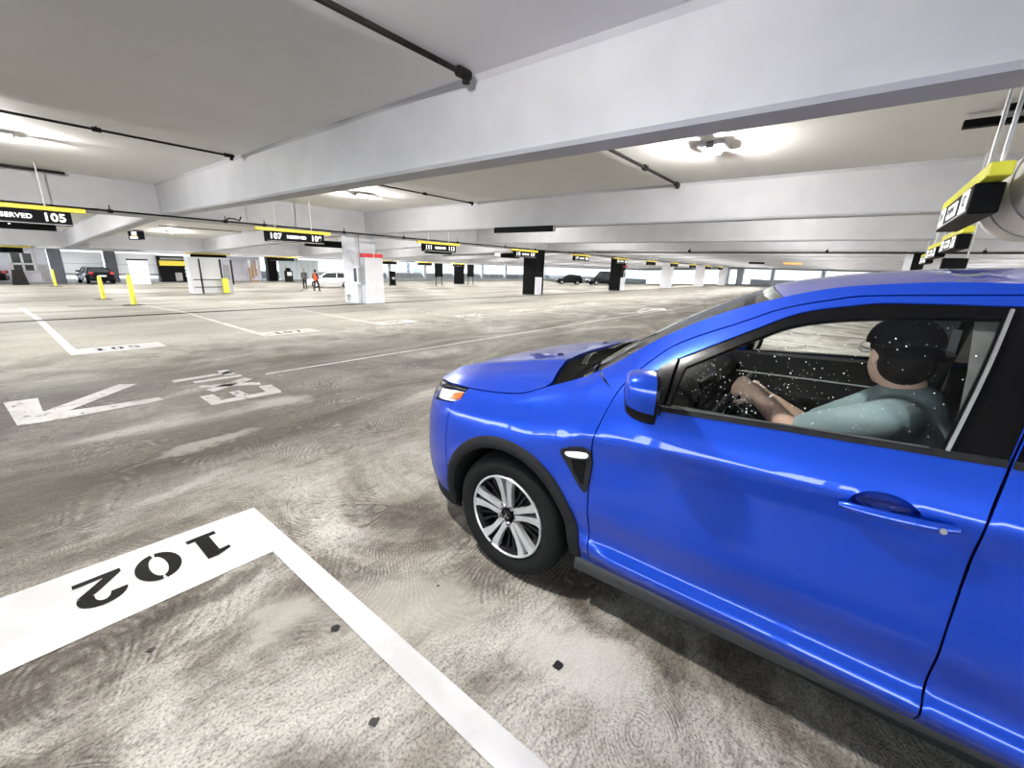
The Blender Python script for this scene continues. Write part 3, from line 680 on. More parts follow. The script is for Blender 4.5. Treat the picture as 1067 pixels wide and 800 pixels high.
def side(mirror):
    def trim_note(o, lab):
        if lab: o['label'] = lab
        return o
    sheet('front_fender', M['blue'], car, inset(fender_poly, .003), mirror=mirror, step=.028)
    fd = sheet('front_door', M['blue'], car, inset(front_door_poly, .003), [win_frame, cup_poly(-.085, -.345, .985, 1.005)], mirror=mirror, step=.028)
    wf = sheet('window_frame', M['gloss'], fd, inset(win_frame, -.002), [glass_poly], off=-.006, mirror=mirror, step=.04)
    gl = sheet('window_glass', M['glass'], fd, glass_poly, off=-.012, depth=0, mirror=mirror, step=.06)
    rd = sheet('rear_door', M['blue'], car, inset(rear_door_poly, .003), [rwin_frame, cup_poly(-.90, -1.15, 1.015, 1.035)], mirror=mirror, step=.035)
    sheet('window_frame', M['gloss'], rd, inset(rwin_frame, -.002), [rglass_poly], off=-.006, mirror=mirror, step=.05)
    sheet('window_glass', M['privacy'], rd, rglass_poly, off=-.012, depth=0, mirror=mirror, step=.06)
    sheet('pillar_and_roof_rail', M['blue'], car, inset(pillar_poly, .002), mirror=mirror, step=.022, bstep=.015)
    q = sheet('rear_quarter_panel', M['blue'], car, inset(quarter_poly, .003), [qwin], mirror=mirror, step=.04)
    sheet('quarter_window', M['privacy'], q, qwin, off=-.008, depth=0, mirror=mirror, step=.06)
    sheet('bumper_cover', M['blue'], car, inset(bump_poly, .002), mirror=mirror, step=.03)
    sheet('lower_bumper', M['clad'], car, lowbump_poly, off=-.004, mirror=mirror, step=.03)
    sheet('nose_panel', M['gloss'], car, nosetop_poly, off=-.008, mirror=mirror, step=.025)
    hl = sheet('headlamp', M['lens'], car, lamp_poly, off=.001, depth=.0, mirror=mirror, step=.02)
    sheet('reflector', M['lampinner'], hl, inset(lamp_poly, .004), off=-.035, depth=0, mirror=mirror, step=.02)
    sheet('amber_marker', M['amber'], hl, [(1.665, .958), (1.662, .932), (1.705, .912), (1.765, .900), (1.76, .93), (1.71, .95)], off=-.012, depth=.01, mirror=mirror, step=.02)
    # wheel-arch trims
    for c, a0, a1 in ((AF, -.16, PI+.10), (AR, -.1, PI+.1)):
        m = MB(); Pp = []
        for a in np.linspace(a0, a1, 44):
            row = []
            for r, o_ in ((.458, -.004), (.452, .014), (.436, .020), (.408, .018), (.394, .008), (.390, -.05), (.392, -.16)):
                y = c[0]+r*math.cos(a); z = c[1]+r*math.sin(a)
                s = s_of_y(y, z) if y > 0 else y
                zz = max(z, .12)
                p = P(s, max(z, .28)); n = Nrm(s, max(z, .3)); p = p+Vector((n.x, n.y*.2, 0))*o_; p.y = p.y if y < YN else y+(p.y-P(s, max(z, .28)).y); p.z = zz
                if mirror: p.x = -p.x
                row.append(p)
            Pp.append(row)
        m.grid(Pp).build('wheel_arch_trim', M['clad'], car, 35)
    # sill cladding, a black moulding with a raised upper lip
    m = MB(); Pp = []
    for y in np.linspace(.83, -1.06, 40):
        dz = .012+.050*(.83-y); k = (-1 if not mirror else 1)
        Pp.append([Vector((k*w_, y, z_+dz)) for w_, z_ in ((.78, .315), (.846, .312), (.858, .302), (.852, .292), (.838, .285), (.852, .262), (.862, .228), (.855, .200), (.83, .180), (.74, .170))])
    m.grid(Pp); sc_ = m.build('sill_cladding', M['sill'], car, 40)
    # belt moulding and B-pillar strip
    def strip(pts, w_, name, mat, par, off):
        m = MB(); Pp = []
        for (y, z), t in zip(pts, np.linspace(0, 1, len(pts))):
            i = pts.index((y, z)); a = pts[max(0, i-1)]; b = pts[min(len(pts)-1, i+1)]; d = Vector((b[0]-a[0], b[1]-a[1])).normalized(); nn = (-d.y, d.x)
            row = []
            for k, oo in ((-1, -.004), (-.9, off), (.9, off), (1, -.004)):
                p = P(y+nn[0]*k*w_/2, z+nn[1]*k*w_/2)+Nrm(y, z)*oo
                if mirror: p.x = -p.x
                row.append(p)
            Pp.append(row)
        m.grid(Pp); return m.build(name, mat, par, 40)
    bl = resample([(.515, 1.134), (.10, 1.166), (-.395, 1.199)], .05, False)
    strip(bl, .022, 'belt_moulding', M['clad'], fd, .004)
    strip([(y, z+.010) for y, z in bl if y > -.27], .005, 'chrome_strip', M['darksatin'], fd, .007)
    strip(resample([(-.283, 1.200), (-.350, 1.580)], .05, False), .009, 'pillar_strip', M['satin'], fd, .006)
    strip(resample([(-.405, 1.199), (-1.30, 1.232)], .05, False), .022, 'belt_moulding', M['clad'], rd, .004)
    return fd, rd
FD, RD = side(False)
FDR, RDR = side(True)
# ---- door handle with its scooped recess (driver's side first)
def handle(par, y0, y1, z0, z1, k, keyhole):
    """grip bar bowed outward over a dark cup"""
    m = MB(); Pp = []
    for t in np.linspace(0, 1, 15):
        y = y0+(y1-y0)*t; z = z0+(z1-z0)*t; base = P(y, z); bow = .012+.030*math.sin(PI*min(1, max(0, (t+.02))))**.6
        hh = .013+.006*math.sin(PI*t); hh *= (1 if .02 < t < .98 else .55)
        row = []
        for a in np.linspace(0, 2*PI, 13)[:-1]:
            row.append(Vector((k*(-base.x+bow-.008+.011*math.cos(a)), y, z+hh*math.sin(a))))
        Pp.append(row+[row[0]])
    m.grid(Pp); n = 12
    m.add(Pp[0][:-1], [tuple(range(12))]); m.add(Pp[-1][:-1], [tuple(range(11, -1, -1))])
    h = m.build('door_handle', M['blue'], par, 50)
    # cup: a hollow scooped into the door behind the grip
    m = MB(); Pp = []
    for r_, dep in ((1.01, .0), (.98, .020), (.92, .044), (.75, .058), (.4, .063), (.02, .064)):
        row = []
        for y, z in cup_poly(y0, y1, z0, z1, r_):
            p = P(y, z); row.append(Vector((k*(-p.x-dep), y, z)))
        Pp.append(row+[row[0]])
    m.grid(Pp); m.build('handle_cup', M['blue'], par, 60)
    if keyhole:
        p = P(y1+.035, z1-.004); m = MB(); m.cyl((k*(-p.x+.022), y1+.035, z1-.004), (k*(-p.x+.0385), y1+.035, z1-.004), .0075, n=16); m.build('key_lock', M['satin'], par, 40)
handle(FD, -.085, -.345, .985, 1.005, -1, True); handle(FDR, -.085, -.345, .985, 1.005, 1, False)
handle(RD, -.90, -1.15, 1.015, 1.035, -1, False); handle(RDR, -.90, -1.15, 1.015, 1.035, 1, False)
# ---- fender vent with side repeater
def vent(k):
    pl = [(.915, .852), (.768, .888), (.768, .70), (.80, .70), (.865, .775)]
    vt = sheet('fender_vent', M['clad'], car, smooth_poly(pl, 3, True), off=.010, depth=.02, mirror=(k > 0), step=.02, bstep=.01)
    sheet('mesh_insert', M['gloss'], vt, [(.855, .82), (.785, .838), (.785, .725), (.80, .725), (.84, .775)], off=.0125, depth=.004, mirror=(k > 0), step=.02)
    sheet('side_repeater', M['white'], vt, smooth_poly([(.885, .853), (.785, .876), (.785, .848), (.87, .832)], 3, True), off=.0135, depth=.006, mirror=(k > 0), step=.015)
vent(-1); vent(1)

# ---- hood: crowned panel between the two fender lines
hood_rear = smooth_poly([(-.735, 1.098), (-.62, 1.135), (-.45, 1.172), (-.22, 1.20), (0, 1.21), (.22, 1.20), (.45, 1.172), (.62, 1.135), (.735, 1.098)], 4)
TP = [(lambda p: (p.x, p.y, p.z))(P(s, topz(min(s, 2.3)))) for s in np.linspace(1.09, SF, 60)]
TPy = np.array([p[1] for p in TP]); TPw = np.array([-p[0] for p in TP]); TPz = np.array([p[2] for p in TP])
def rim(y): return float(np.interp(y, TPy, TPw)), float(np.interp(y, TPy, TPz))
def zcen(y): return float(pchip(y, [.9, 1.05, 1.2, 1.57, 1.96, 2.10, 2.24], [1.205, 1.19, 1.17, 1.095, 1.005, .955, .90]))
def hood_z(x, y):
    wt, zt = rim(y); u = min(1.0, abs(x)/max(wt, .02)); zc = zcen(y)
    crease = .012*math.exp(-((abs(x)-.50)/.05)**2) if y < 2.0 else 0
    return zt+(zc-zt)*(1-u**4.5)+crease*(1-u**6)
def HL(x, y): return Vector((x, y, hood_z(x, y)))
def HN(x, y):
    e = .008; return Vector((-(hood_z(x+e, y)-hood_z(x-e, y))/(2*e), -(hood_z(x, y+e)-hood_z(x, y-e))/(2*e), 1)).normalized()
left = [(p[0], p[1]) for p in TP if p[1] < 2.15]
hood_poly = hood_rear+[(-x, y) for x, y in left][1:]+left[::-1][:-1]
hood = sheet('hood', M['blue'], car, inset(hood_poly, .003), lift=HL, norm=HN, step=.035, bstep=.025)
# ---- cowl with wipers, windscreen
def ws_edge(t): y = .945+(.20-.945)*t; return Vector((-topw(y)+.012, y, topz(y)-.004))
def ws_cen(t): return Vector((0, 1.115+(.30-1.115)*t, 1.135+(1.612-1.135)*t+.030*math.sin(PI*t)))
def ws(u, t):
    a = ws_edge(t); c = ws_cen(t); k = abs(u)**2.2
    return Vector((a.x*-u, c.y+(a.y-c.y)*k, c.z+(a.z-c.z)*k))
m = MB(); m.grid([[ws(u, t) for u in np.linspace(-1, 1, 31)] for t in np.linspace(0, 1, 21)]); wsc = m.build('windscreen', M['wsglass'], car, 60)
def band(name, mat, par, a, b, off):
    mm = MB(); mm.grid([[ws(u, t)-Vector((0, .5, .8))*off for u in np.linspace(-1, 1, 31)] for t in np.linspace(a, b, 4)]); return mm.build(name, mat, par, 60)
band('frit_band', M['gloss'], wsc, 0.0, .05, .004); band('header_band', M['gloss'], wsc, .95, 1.0, .004)
m = MB(); Pp = []
hr = [(x, y) for x, y in hood_rear]
for t in np.linspace(0, 1, 9):
    row = []
    for i, (x, y) in enumerate(hr):
        u = x/.735; b = ws(u, 0); z0 = hood_z(x, y)-.012
        row.append(Vector((x*(1-t)+b.x*t, (y-.01)*(1-t)+b.y*t, z0*(1-t)+(b.z-.004)*t-.035*math.sin(PI*t))))
    Pp.append(row)
m.grid(Pp); cowl = m.build('cowl_panel', M['matte'], car, 50)
for sx, piv, tip in ((-1, (-.18, 1.155), (-.66, .965)), (1, (.42, 1.12), (-.08, 1.10))):
    m = MB(); a = Vector((piv[0], piv[1], 1.160)); b = Vector((tip[0], tip[1], 1.200 if sx < 0 else 1.185))
    pts = [a+(b-a)*t+Vector((0, 0, .02*math.sin(PI*t))) for t in np.linspace(0, 1, 8)]
    m.tube(pts, [.011-.005*t for t in np.linspace(0, 1, 8)], 8); wa = m.build('wiper_arm', M['clad'], car, 50)
    m = MB(); q = [p+Vector((0, .02, -.004)) for p in pts[2:]]; m.tube(q, .006, 6); m.build('wiper_blade', M['rubber'], wa, 50)
for x in (-.3, .3):
    y = 1.33; m = MB(); m.box(x-.02, x+.02, y-.012, y+.012, hood_z(x, y)-.002, hood_z(x, y)+.008, .004); m.build('washer_nozzle', M['clad'], hood)

# ---- roof
def rc(y): return float(pchip(y, [-2.1, -1.9, -1.6, -1.0, -.5, -.25, 0, .16, .33], [1.575, 1.625, 1.668, 1.703, 1.708, 1.698, 1.672, 1.645, 1.606]))
def RL(x, y):
    wt = topw(max(y, -2.2)); zt = topz(max(y, -2.2))-.004 if y > YR else topz(max(y, -2.2))-.012
    u = min(1, abs(x)/wt); return Vector((x, y, zt+(rc(y)-zt)*(1-u**2.6)))
def RN(x, y):
    e = .01; a = RL(x+e, y)-RL(x-e, y); b = RL(x, y+e)-RL(x, y-e); return a.cross(b).normalized()
yr = np.linspace(.20, -1.98, 30)
roof_front = [(u*topw(.20), ws(u, 1).y-.004) for u in np.linspace(.96, -.96, 17)]
roof_poly = [(-topw(y)+.003, y) for y in yr]+[(topw(y)-.003, y) for y in yr[::-1]]+roof_front
roof = sheet('roof', M['blue'], car, roof_poly, lift=RL, norm=RN, step=.05, bstep=.03)
m = MB(); m.add([(-.03, -1.70, 1.66), (.03, -1.70, 1.66), (.012, -1.86, 1.73), (-.012, -1.86, 1.73), (-.03, -1.88, 1.63), (.03, -1.88, 1.63)], [(0, 1, 2, 3), (0, 3, 4), (1, 5, 2), (3, 2, 5, 4), (0, 4, 5, 1)]); m.build('antenna_fin', M['gloss'], car, 30)

# ---- tail: hatch, rear window, bumper, lamps (out of the photograph's frame but part of the car)
def tail(z0, z1, s0, name, mat, off=0.0, par=car, n=20):
    m = MB(); Pp = []
    ss = np.linspace(s0, SB, 12)
    for z in np.linspace(z0, z1, n):
        l = [P(s, z)+Nrm(min(max(s, SB+.02), 5), z)*off for s in ss]; Pp.append(l+[Vector((-p.x, p.y, p.z)) for p in l[::-1]])
    m.grid(Pp); return m.build(name, mat, par, 50)
hatch = tail(.62, 1.600, -2.085, 'tailgate', M['blue']); tail(1.14, 1.52, -2.17, 'rear_window', M['privacy'], .004, hatch)
tail(.34, .615, -2.05, 'rear_bumper', M['blue']); tail(.19, .345, -1.93, 'rear_lower_bumper', M['clad'])
for k in (False, True): sheet('tail_lamp', M['tail'], car, [(-2.00, .98), (-2.02, 1.12), (-2.4, 1.12), (-2.42, 1.00)], off=.006, depth=.01, mirror=k, step=.04)
m = MB()
for z in (.68, .72, .76): m.box(-.52, .52, P(SF-.002, z).y-.012, P(SF-.002, z).y+.006, z-.008, z+.008)
m.build('grille_bar', M['clad'], car)
m = MB()
def diamond(cx, cz, r, y, th, a):
    ca, sa = math.cos(a), math.sin(a); q = [(0, 0), (r*.5, r*.29), (r, 0), (r*.5, -r*.29)]
    return [(cx+x*ca-z*sa, y, cz+x*sa+z*ca) for x, z in q]
for a in (PI/2, PI/2+2*PI/3, PI/2+4*PI/3):
    q = diamond(0, .72, .06, P(SF-.002, .72).y+.012, .01, a); m.add(q, [(0, 1, 2, 3)])
m.build('badge', M['chrome'], car)

# ---- wheels
def wheel_proto():
    """axle along x, outer face towards -x"""
    r = empty('wheel'); R_ = .345
    tyre = [(.232, -.085), (.240, -.098), (.262, -.112), (.295, -.117), (.322, -.110), (.337, -.092), (.344, -.06), (R_, 0), (.344, .06), (.335, .10), (.29, .117), (.24, .10), (.232, .09)]
    m = MB(); m.lathe(tyre, 64, 'x')
    ty = m.build('tyre', M['rubber'], r, 40)
    m = MB()
    for rr in (-.045, 0, .045): m.tube([(rr, (.3455)*math.cos(a), (.3455)*math.sin(a)) for a in np.linspace(0, 2*PI, 65)[:-1]], .003, 4, True)
    m.build('tread_groove', M['gloss'], ty)
    m = MB(); m.lathe([(.236, -.100), (.232, -.106), (.226, -.104), (.222, -.092), (.214, -.06), (.205, .02), (.2, .09)], 64, 'x'); m.build('rim_barrel', M['alloydark'], r, 40)
    m = MB(); m.lathe([(.2365, -.101), (.2325, -.108), (.2265, -.108), (.223, -.100)], 64, 'x'); m.build('rim_edge', M['alloy'], r, 40)
    m = MB(); m.lathe([(.0, -.03), (.17, -.03), (.17, -.015), (.0, -.015)], 40, 'x'); m.build('brake_disc', M['iron'], r, 40)
    m = MB(); m.box(-.05, -.01, -.19, -.11, -.06, .06, .01); m.build('brake_caliper', M['alloydark'], r)
    def blade(m, pts, xo, th):       # pts: (radius, tangential) outline -> a solid following a slightly dished face
        n = len(pts); vs = []
        for q in (0, th):
            for rr, tt in pts: vs.append((xo(rr)+q, tt, rr))
        m.add(vs, [tuple(range(n-1, -1, -1)), tuple(range(n, 2*n))]+[(i, (i+1) % n, n+(i+1) % n, n+i) for i in range(n)])
    face = lambda rr: -.082-.020*(rr/.22)**2
    back = lambda rr: -.060-.012*(rr/.22)**2
    for k in range(5):
        a = math.radians(-6+72*k); rot = Matrix.Rotation(a, 4, 'X')
        m = MB(); m.M = rot
        for sgn in (-1, 1):
            blade(m, [(.045, sgn*.003), (.060, sgn*.032), (.13, sgn*.036), (.19, sgn*.052), (.225, sgn*.074), (.2285, sgn*.020), (.19, sgn*.013), (.12, sgn*.009), (.08, sgn*.004)][::sgn], face, .03)
        m.build('spoke', M['alloy'], r, 30)
        m = MB(); m.M = Matrix.Rotation(a+math.radians(36), 4, 'X')
        for sgn in (-1, 1):
            blade(m, [(.05, sgn*.006), (.06, sgn*.016), (.15, sgn*.020), (.215, sgn*.036), (.222, sgn*.018), (.15, sgn*.008)][::sgn], back, .025)
        m.build('dark_spoke', M['alloydark'], r, 30)
        m = MB(); m.M = Matrix.Rotation(a+math.radians(36), 4, 'X'); m.cyl((-.080, 0, .057), (-.092, 0, .057), .011, n=6); m.cyl((-.055, 0, .057), (-.08, 0, .057), .015, n=12); m.build('wheel_nut', M['chrome'], r, 30)
    m = MB(); m.lathe([(.0, -.096), (.022, -.095), (.030, -.090), (.033, -.078), (.055, -.075), (.060, -.060), (.06, -.03)], 32, 'x'); hub = m.build('hub_cap', M['gloss'], r, 40)
    m = MB()
    for a in (PI/2, PI/2+2*PI/3, PI/2+4*PI/3):
        q = [(-.0970, -p[0], p[2]) for p in diamond(0, 0, .020, 0, 0, a)]; m.add(q, [(0, 1, 2, 3)])
    m.build('emblem', M['chrome'], hub)
    m = MB(); m.cyl((-.107, .09, -.195), (-.122, .092, -.199), .005, n=8); m.build('tyre_valve', M['rubber'], r)
    return r
wp = wheel_proto()
def place_wheel(o, x, c, flip):
    o.parent = car; o.location = (x, c[0], c[1]-.007)
    o.rotation_euler = (math.radians(rnd.uniform(0, 360)) if flip or c is AR else 0, 0, PI if flip else 0)
WO = .825
place_wheel(wp, -WO+.03, AF, False)
for (x, c, fl) in ((WO-.03, AF, True), (-WO+.03, AR, False), (WO-.03, AR, True)):
    place_wheel(copy_tree(wp), x, c, fl)
# wheel wells and underbody
for c in (AF, AR):
    for k in (-1, 1):
        m = MB(); Pp = []
        for a in np.linspace(-.25, PI+.25, 24): Pp.append([Vector((k*w_, c[0]+.405*math.cos(a), max(.16, c[1]+.405*math.sin(a)))) for w_ in (.90 if c is AR else .885, .72, .56)])
        m.grid(Pp); m.build('wheel_well', M['trimdark'], car, 60)
m = MB(); m.box(-.80, .80, -1.04, .80, .19, .29, .02); m.box(-.55, .55, -2.1, 2.05, .19, .40, .03); m.build('underbody', M['trimdark'], car)
m = MB(); m.box(-.70, .70, .86, .92, .35, 1.08); m.build('firewall', M['trimdark'], car)
# ---- mirrors
def mirror(k):
    n = 24; c0 = Vector((k*.995, .515, 1.215)); rot = Matrix.Rotation(-k*math.radians(27), 3, 'Z')
    rows = []
    for t in np.linspace(0, 1, 14):     # from the mirror face forward: a rounded box closing to a dome
        f = (1-t**2.4)**.5 if t < 1 else 0.0; sc_ = max(.03, .50+.50*f if t < .93 else .5*(1-(t-.93)/.07)+.2)
        row = []
        for a in np.linspace(0, 2*PI, n+1):
            ca, sa = math.cos(a), math.sin(a); e = 2/3.4
            px = math.copysign(abs(ca)**e, ca)*.092*sc_; pz = math.copysign(abs(sa)**e, sa)*.088*sc_*(1.16 if sa < 0 else 1)
            px *= 1-.16*max(0, -sa)
            row.append(c0+rot @ Vector((k*px, .100*t-.012, pz+.010*t)))
        rows.append(row)
    def part(name, mat, par, test):
        m = MB()
        for i in range(len(rows)-1):
            for j in range(n):
                q = [rows[i][j], rows[i][j+1], rows[i+1][j+1], rows[i+1][j]]
                if test(j): m.add(q, [(0, 1, 2, 3)])
        o = m.build(name, mat, par)
        bm = bmesh.new(); bm.from_mesh(o.data); bmesh.ops.remove_doubles(bm, verts=bm.verts, dist=1e-5); bm.to_mesh(o.data); bm.free()
        o.data.polygons.foreach_set('use_smooth', [True]*len(o.data.polygons)); return o
    low = lambda j: n*.545 <= j < n*.955
    mh = part('door_mirror', M['blue'], car, lambda j: not low(j))
    part('lower_shell', M['gloss'], mh, low)
    m2 = MB(); m2.grid([[c0+rot @ (rot.inverted() @ (p-c0)*q+Vector((0, dy, 0))) for p in rows[0]] for q, dy in ((1.0, .0), (1.01, -.010), (.93, -.014), (.90, .004))]); m2.build('mirror_rim', M['gloss'], mh, 50)
    m3 = MB(); m3.add([c0+(p-c0)*.915 for p in rows[0][:-1]], [tuple(range(n))]); m3.build('mirror_glass', M['chrome'], mh)
    m5 = MB()
    foot = [(.885, .625, 1.110), (.885, .50, 1.110), (.885, .50, 1.150), (.885, .60, 1.160)]
    tip = [(.955, .60, 1.140), (.955, .53, 1.140), (.955, .53, 1.175), (.955, .59, 1.185)]
    vs = [(k*x, y, z) for x, y, z in foot]+[(k*x, y, z) for x, y, z in tip]
    m5.add(vs, [(0, 1, 5, 4), (1, 2, 6, 5), (2, 3, 7, 6), (3, 0, 4, 7), (4, 5, 6, 7), (0, 3, 2, 1)]); m5.build('mirror_foot', M['gloss'], mh)
    sheet('mirror_sail', M['gloss'], mh, [(.66, 1.135), (.50, 1.125), (.492, 1.325), (.545, 1.285)], off=.006, depth=.01, mirror=(k > 0), step=.03)
mirror(-1); mirror(1)

# ---- cabin
def shell(y0, y1, name): pass
m = MB()
for k in (-1, 1):
    Pp = []
    for z in (.32, .5, .8, .92, 1.0, 1.115):
        Pp.append([Vector((k*(Wp(y, z)-.10+(.03 if z < .8 else 0)), y, z+(.05*(.8-y)*(1 if z > 1.05 else 0)))) for y in np.linspace(.85, -1.3, 20)])
    mm = MB(); mm.grid(Pp)
    Pp2 = [[Vector((k*(Wp(y, 1.11)-.10-.0+q), y, 1.115+.05*(.8-y)+zz)) for y in np.linspace(.85, -1.3, 20)] for q, zz in ((0, 0), (.03, .012), (.075, .008))]
    mm.grid(Pp2)
    dt = mm.build('door_trim', M['trimdark'], car, 40)
    mm = MB(); mm.box(k*.74, k*.80, -.30, .45, .86, .91, .012); mm.build('armrest', M['trimdark'], dt)
    mm = MB(); mm.tube([(k*(Wp(y, 1.0)-.108), y, 1.0+.03*(.5-y)) for y in np.linspace(.55, -.30, 12)], .005, 6); mm.build('trim_line', M['grey'], dt)
    # inner faces of the pillars and roof edge
    mm = MB()
    pts = [Vector((k*(topw(y)-.035), y, topz(y)-.045)) for y in np.linspace(.90, -1.8, 30)]
    mm.tube(pts, .028, 8); mm.build('inner_roof_edge', M['liner'], car, 60)
    mm = MB(); Pp = [[Vector((k*(Wp(-.34, z)-.05-d), y, z)) for y in (-.30-.06*(z-1.2)*-.5, -.40, -.46)] for z, d in ((.5, .06), (1.2, .02), (1.4, .0), (1.62, -.0))]
    mm.grid(Pp); mm.build('inner_pillar', M['liner'], car, 40)
m = MB(); m.grid([[Vector((u*(topw(max(y, -2.2))-.04), y, RL(u*topw(max(y, -2.2))*.98, y).z-.035)) for u in np.linspace(-1, 1, 13)] for y in np.linspace(.16, -1.9, 20)]); m.build('headliner', M['liner'], car, 60)
m = MB(); m.box(-.76, .76, -2.0, .86, .30, .36); m.build('cabin_floor', M['trimdark'], car)
m = MB(); Pp = []
for y, z in ((.96, 1.10), (.90, 1.125), (.80, 1.13), (.66, 1.125), (.58, 1.10), (.55, 1.05), (.58, .95), (.62, .80), (.66, .6)):
    Pp.append([Vector((u*(.80 if y < .8 else .70), y-.02*(1-abs(u))**2, z+(.025 if abs(u+.5) < .3 and .5 < y < .75 and z > 1 else 0))) for u in np.linspace(-1, 1, 41)])
m.grid(Pp); dash = m.build('dashboard', M['trimdark'], car, 50)
m = MB(); m.box(-.16, .16, .535, .56, .93, 1.10, .01); m.build('touch_screen', M['gloss'], dash)
m = MB(); m.tube([(-.40, .80, 1.10), (.40, .80, 1.10)], .01, 6); 
m = MB(); m.box(-.13, .13, -.35, .60, .40, .66, .04); m.build('centre_console', M['trimdark'], car)
# steering wheel
SWC = Vector((-.385, .375, 1.055))
m = MB(); tilt = Matrix.Translation(SWC) @ Matrix.Rotation(math.radians(-62), 4, 'X'); m.M = tilt
m.tube([(.185*math.cos(a), .185*math.sin(a), 0) for a in np.linspace(0, 2*PI, 49)[:-1]], .0165, 10, True); sw = m.build('steering_wheel', M['seat'], car, 60)
m = MB(); m.M = tilt; m.lathe([(0, .03), (.05, .028), (.065, .01), (.06, -.03), (0, -.035)], 24); m.build('airbag_cover', M['trimdark'], sw, 50)
for a in (0, PI, -PI/2):
    m = MB(); m.M = tilt; m.tube([(.05*math.cos(a), .05*math.sin(a), 0), (.18*math.cos(a), .18*math.sin(a), 0)], [.02, .014], 8); m.build('wheel_spoke', M['satin'] if a != -PI/2 else M['seat'], sw, 50)
m = MB(); m.cyl(tilt @ Vector((0, 0, -.02)), tilt @ Vector((0, 0, -.26)), .04); m.build('steering_column', M['trimdark'], sw, 40)
def seat(x, y, name, wd=.25, back=1.13):
    m = MB(); m.M = Matrix.Translation((x, y, 0))
    m.box(-wd, wd, -.26, .27, .42, .62, .06); s = m.build(name, M['seat'], car, 50)
    def slab(nm, pts, w0, th, taper):
        mm = MB(); Pp = []
        for i, (yy, zz) in enumerate(pts):
            t = i/(len(pts)-1); ww = w0*(1-taper*t*t)
            Pp.append([Vector((x+ww*math.copysign(abs(math.cos(a))**.5, math.cos(a)), y+yy+th*math.copysign(abs(math.sin(a))**.7, math.sin(a)), zz)) for a in np.linspace(0, 2*PI, 25)])
        mm.grid(Pp); mm.add(Pp[-1][:-1], [tuple(range(24))]); mm.add(Pp[0][:-1], [tuple(range(23, -1, -1))]); return mm.build(nm, M['seat'], s, 60)
    slab('seat_back', [(-.24, .55), (-.28, .75), (-.32, .95), (-.36, back), (-.375, back+.03)], wd, .075, .18)
    slab('headrest', [(-.375, back+.055), (-.38, back+.09), (-.39, back+.19), (-.395, back+.22)], .13, .05, .1)
    mm = MB()
    for dx in (-.06, .06): mm.cyl((x+dx, y-.37, back), (x+dx, y-.38, back+.09), .007)
    mm.build('headrest_post', M['grey'], s)
seat(-.38, -.06, 'driver_seat', back=1.10); seat(.38, .02, 'passenger_seat', back=1.10)
m = MB(); m.box(-.66, .66, -1.35, -.85, .42, .62, .06); rs = m.build('rear_seat', M['seat'], car)
m = MB(); m.M = Matrix.Rotation(math.radians(0), 4, 'X'); m.box(-.66, .66, -1.55, -1.38, .55, 1.14, .06); m.build('rear_backrest', M['seat'], rs)
m = MB(); m.box(-.11, .11, .40, .415, 1.50, 1.56, .006); rm = m.build('rear_view_mirror', M['gloss'], car)
for k in (-1, 1):
    m = MB(); m.grid([[Vector((k*(.58-.006*i), -.42-.012*j+.0*i, 1.42-.28*i)) for j in range(4)] for i in range(3)]); m.build('seat_belt', M['grey'], car)
# ---- water drops on the driver's window
m = MB(); rd_ = random.Random(3)
n = 0
while n < 330:
    y = rd_.uniform(-.30, .46); z = rd_.uniform(1.15, 1.54)
    dens = math.exp(-((y-.18)/.20)**2-((z-1.24)/.10)**2)+.16
    if rd_.random() > dens or not inside(y, z, inset(glass_poly, .012)): continue
    r0 = rd_.choice((.0007, .0008, .0009, .0011, .0015, .0020)); p = P(y, z)+Nrm(y, z)*(-.0125); nn = Nrm(y, z)
    a = nn.orthogonal().normalized(); b = nn.cross(a); el = rd_.uniform(.8, 1.5)
    vs = []
    for k, h_ in ((1, .0), (.75, .5), (0, .8)):
        if k == 0: vs.append(p+nn*r0*h_)
        else:
            for i in range(6): t = PI/3*i; vs.append(p+a*r0*k*math.cos(t)*el+b*r0*k*math.sin(t)+nn*r0*h_)
    m.add(vs, [(i, (i+1) % 6, 6+(i+1) % 6, 6+i) for i in range(6)]+[(6+i, 6+(i+1) % 6, 12) for i in range(6)]); n += 1
m.build('water_droplets', M['drop'], FD, 60, kind='stuff')
m = MB()
for i in range(60):
    y = rd_.uniform(-.60, -.42); z = rd_.uniform(1.22, 1.55); p = P(y, z)+Nrm(y, z)*(-.008 if y > -.5 else -.0115); r0 = rd_.choice((.001, .0013, .0018)); m.box(p.x-r0, p.x+r0*.3, p.y-r0, p.y+r0, p.z-r0, p.z+r0)
m.build('water_droplets', M['drop'], RD, kind='stuff')
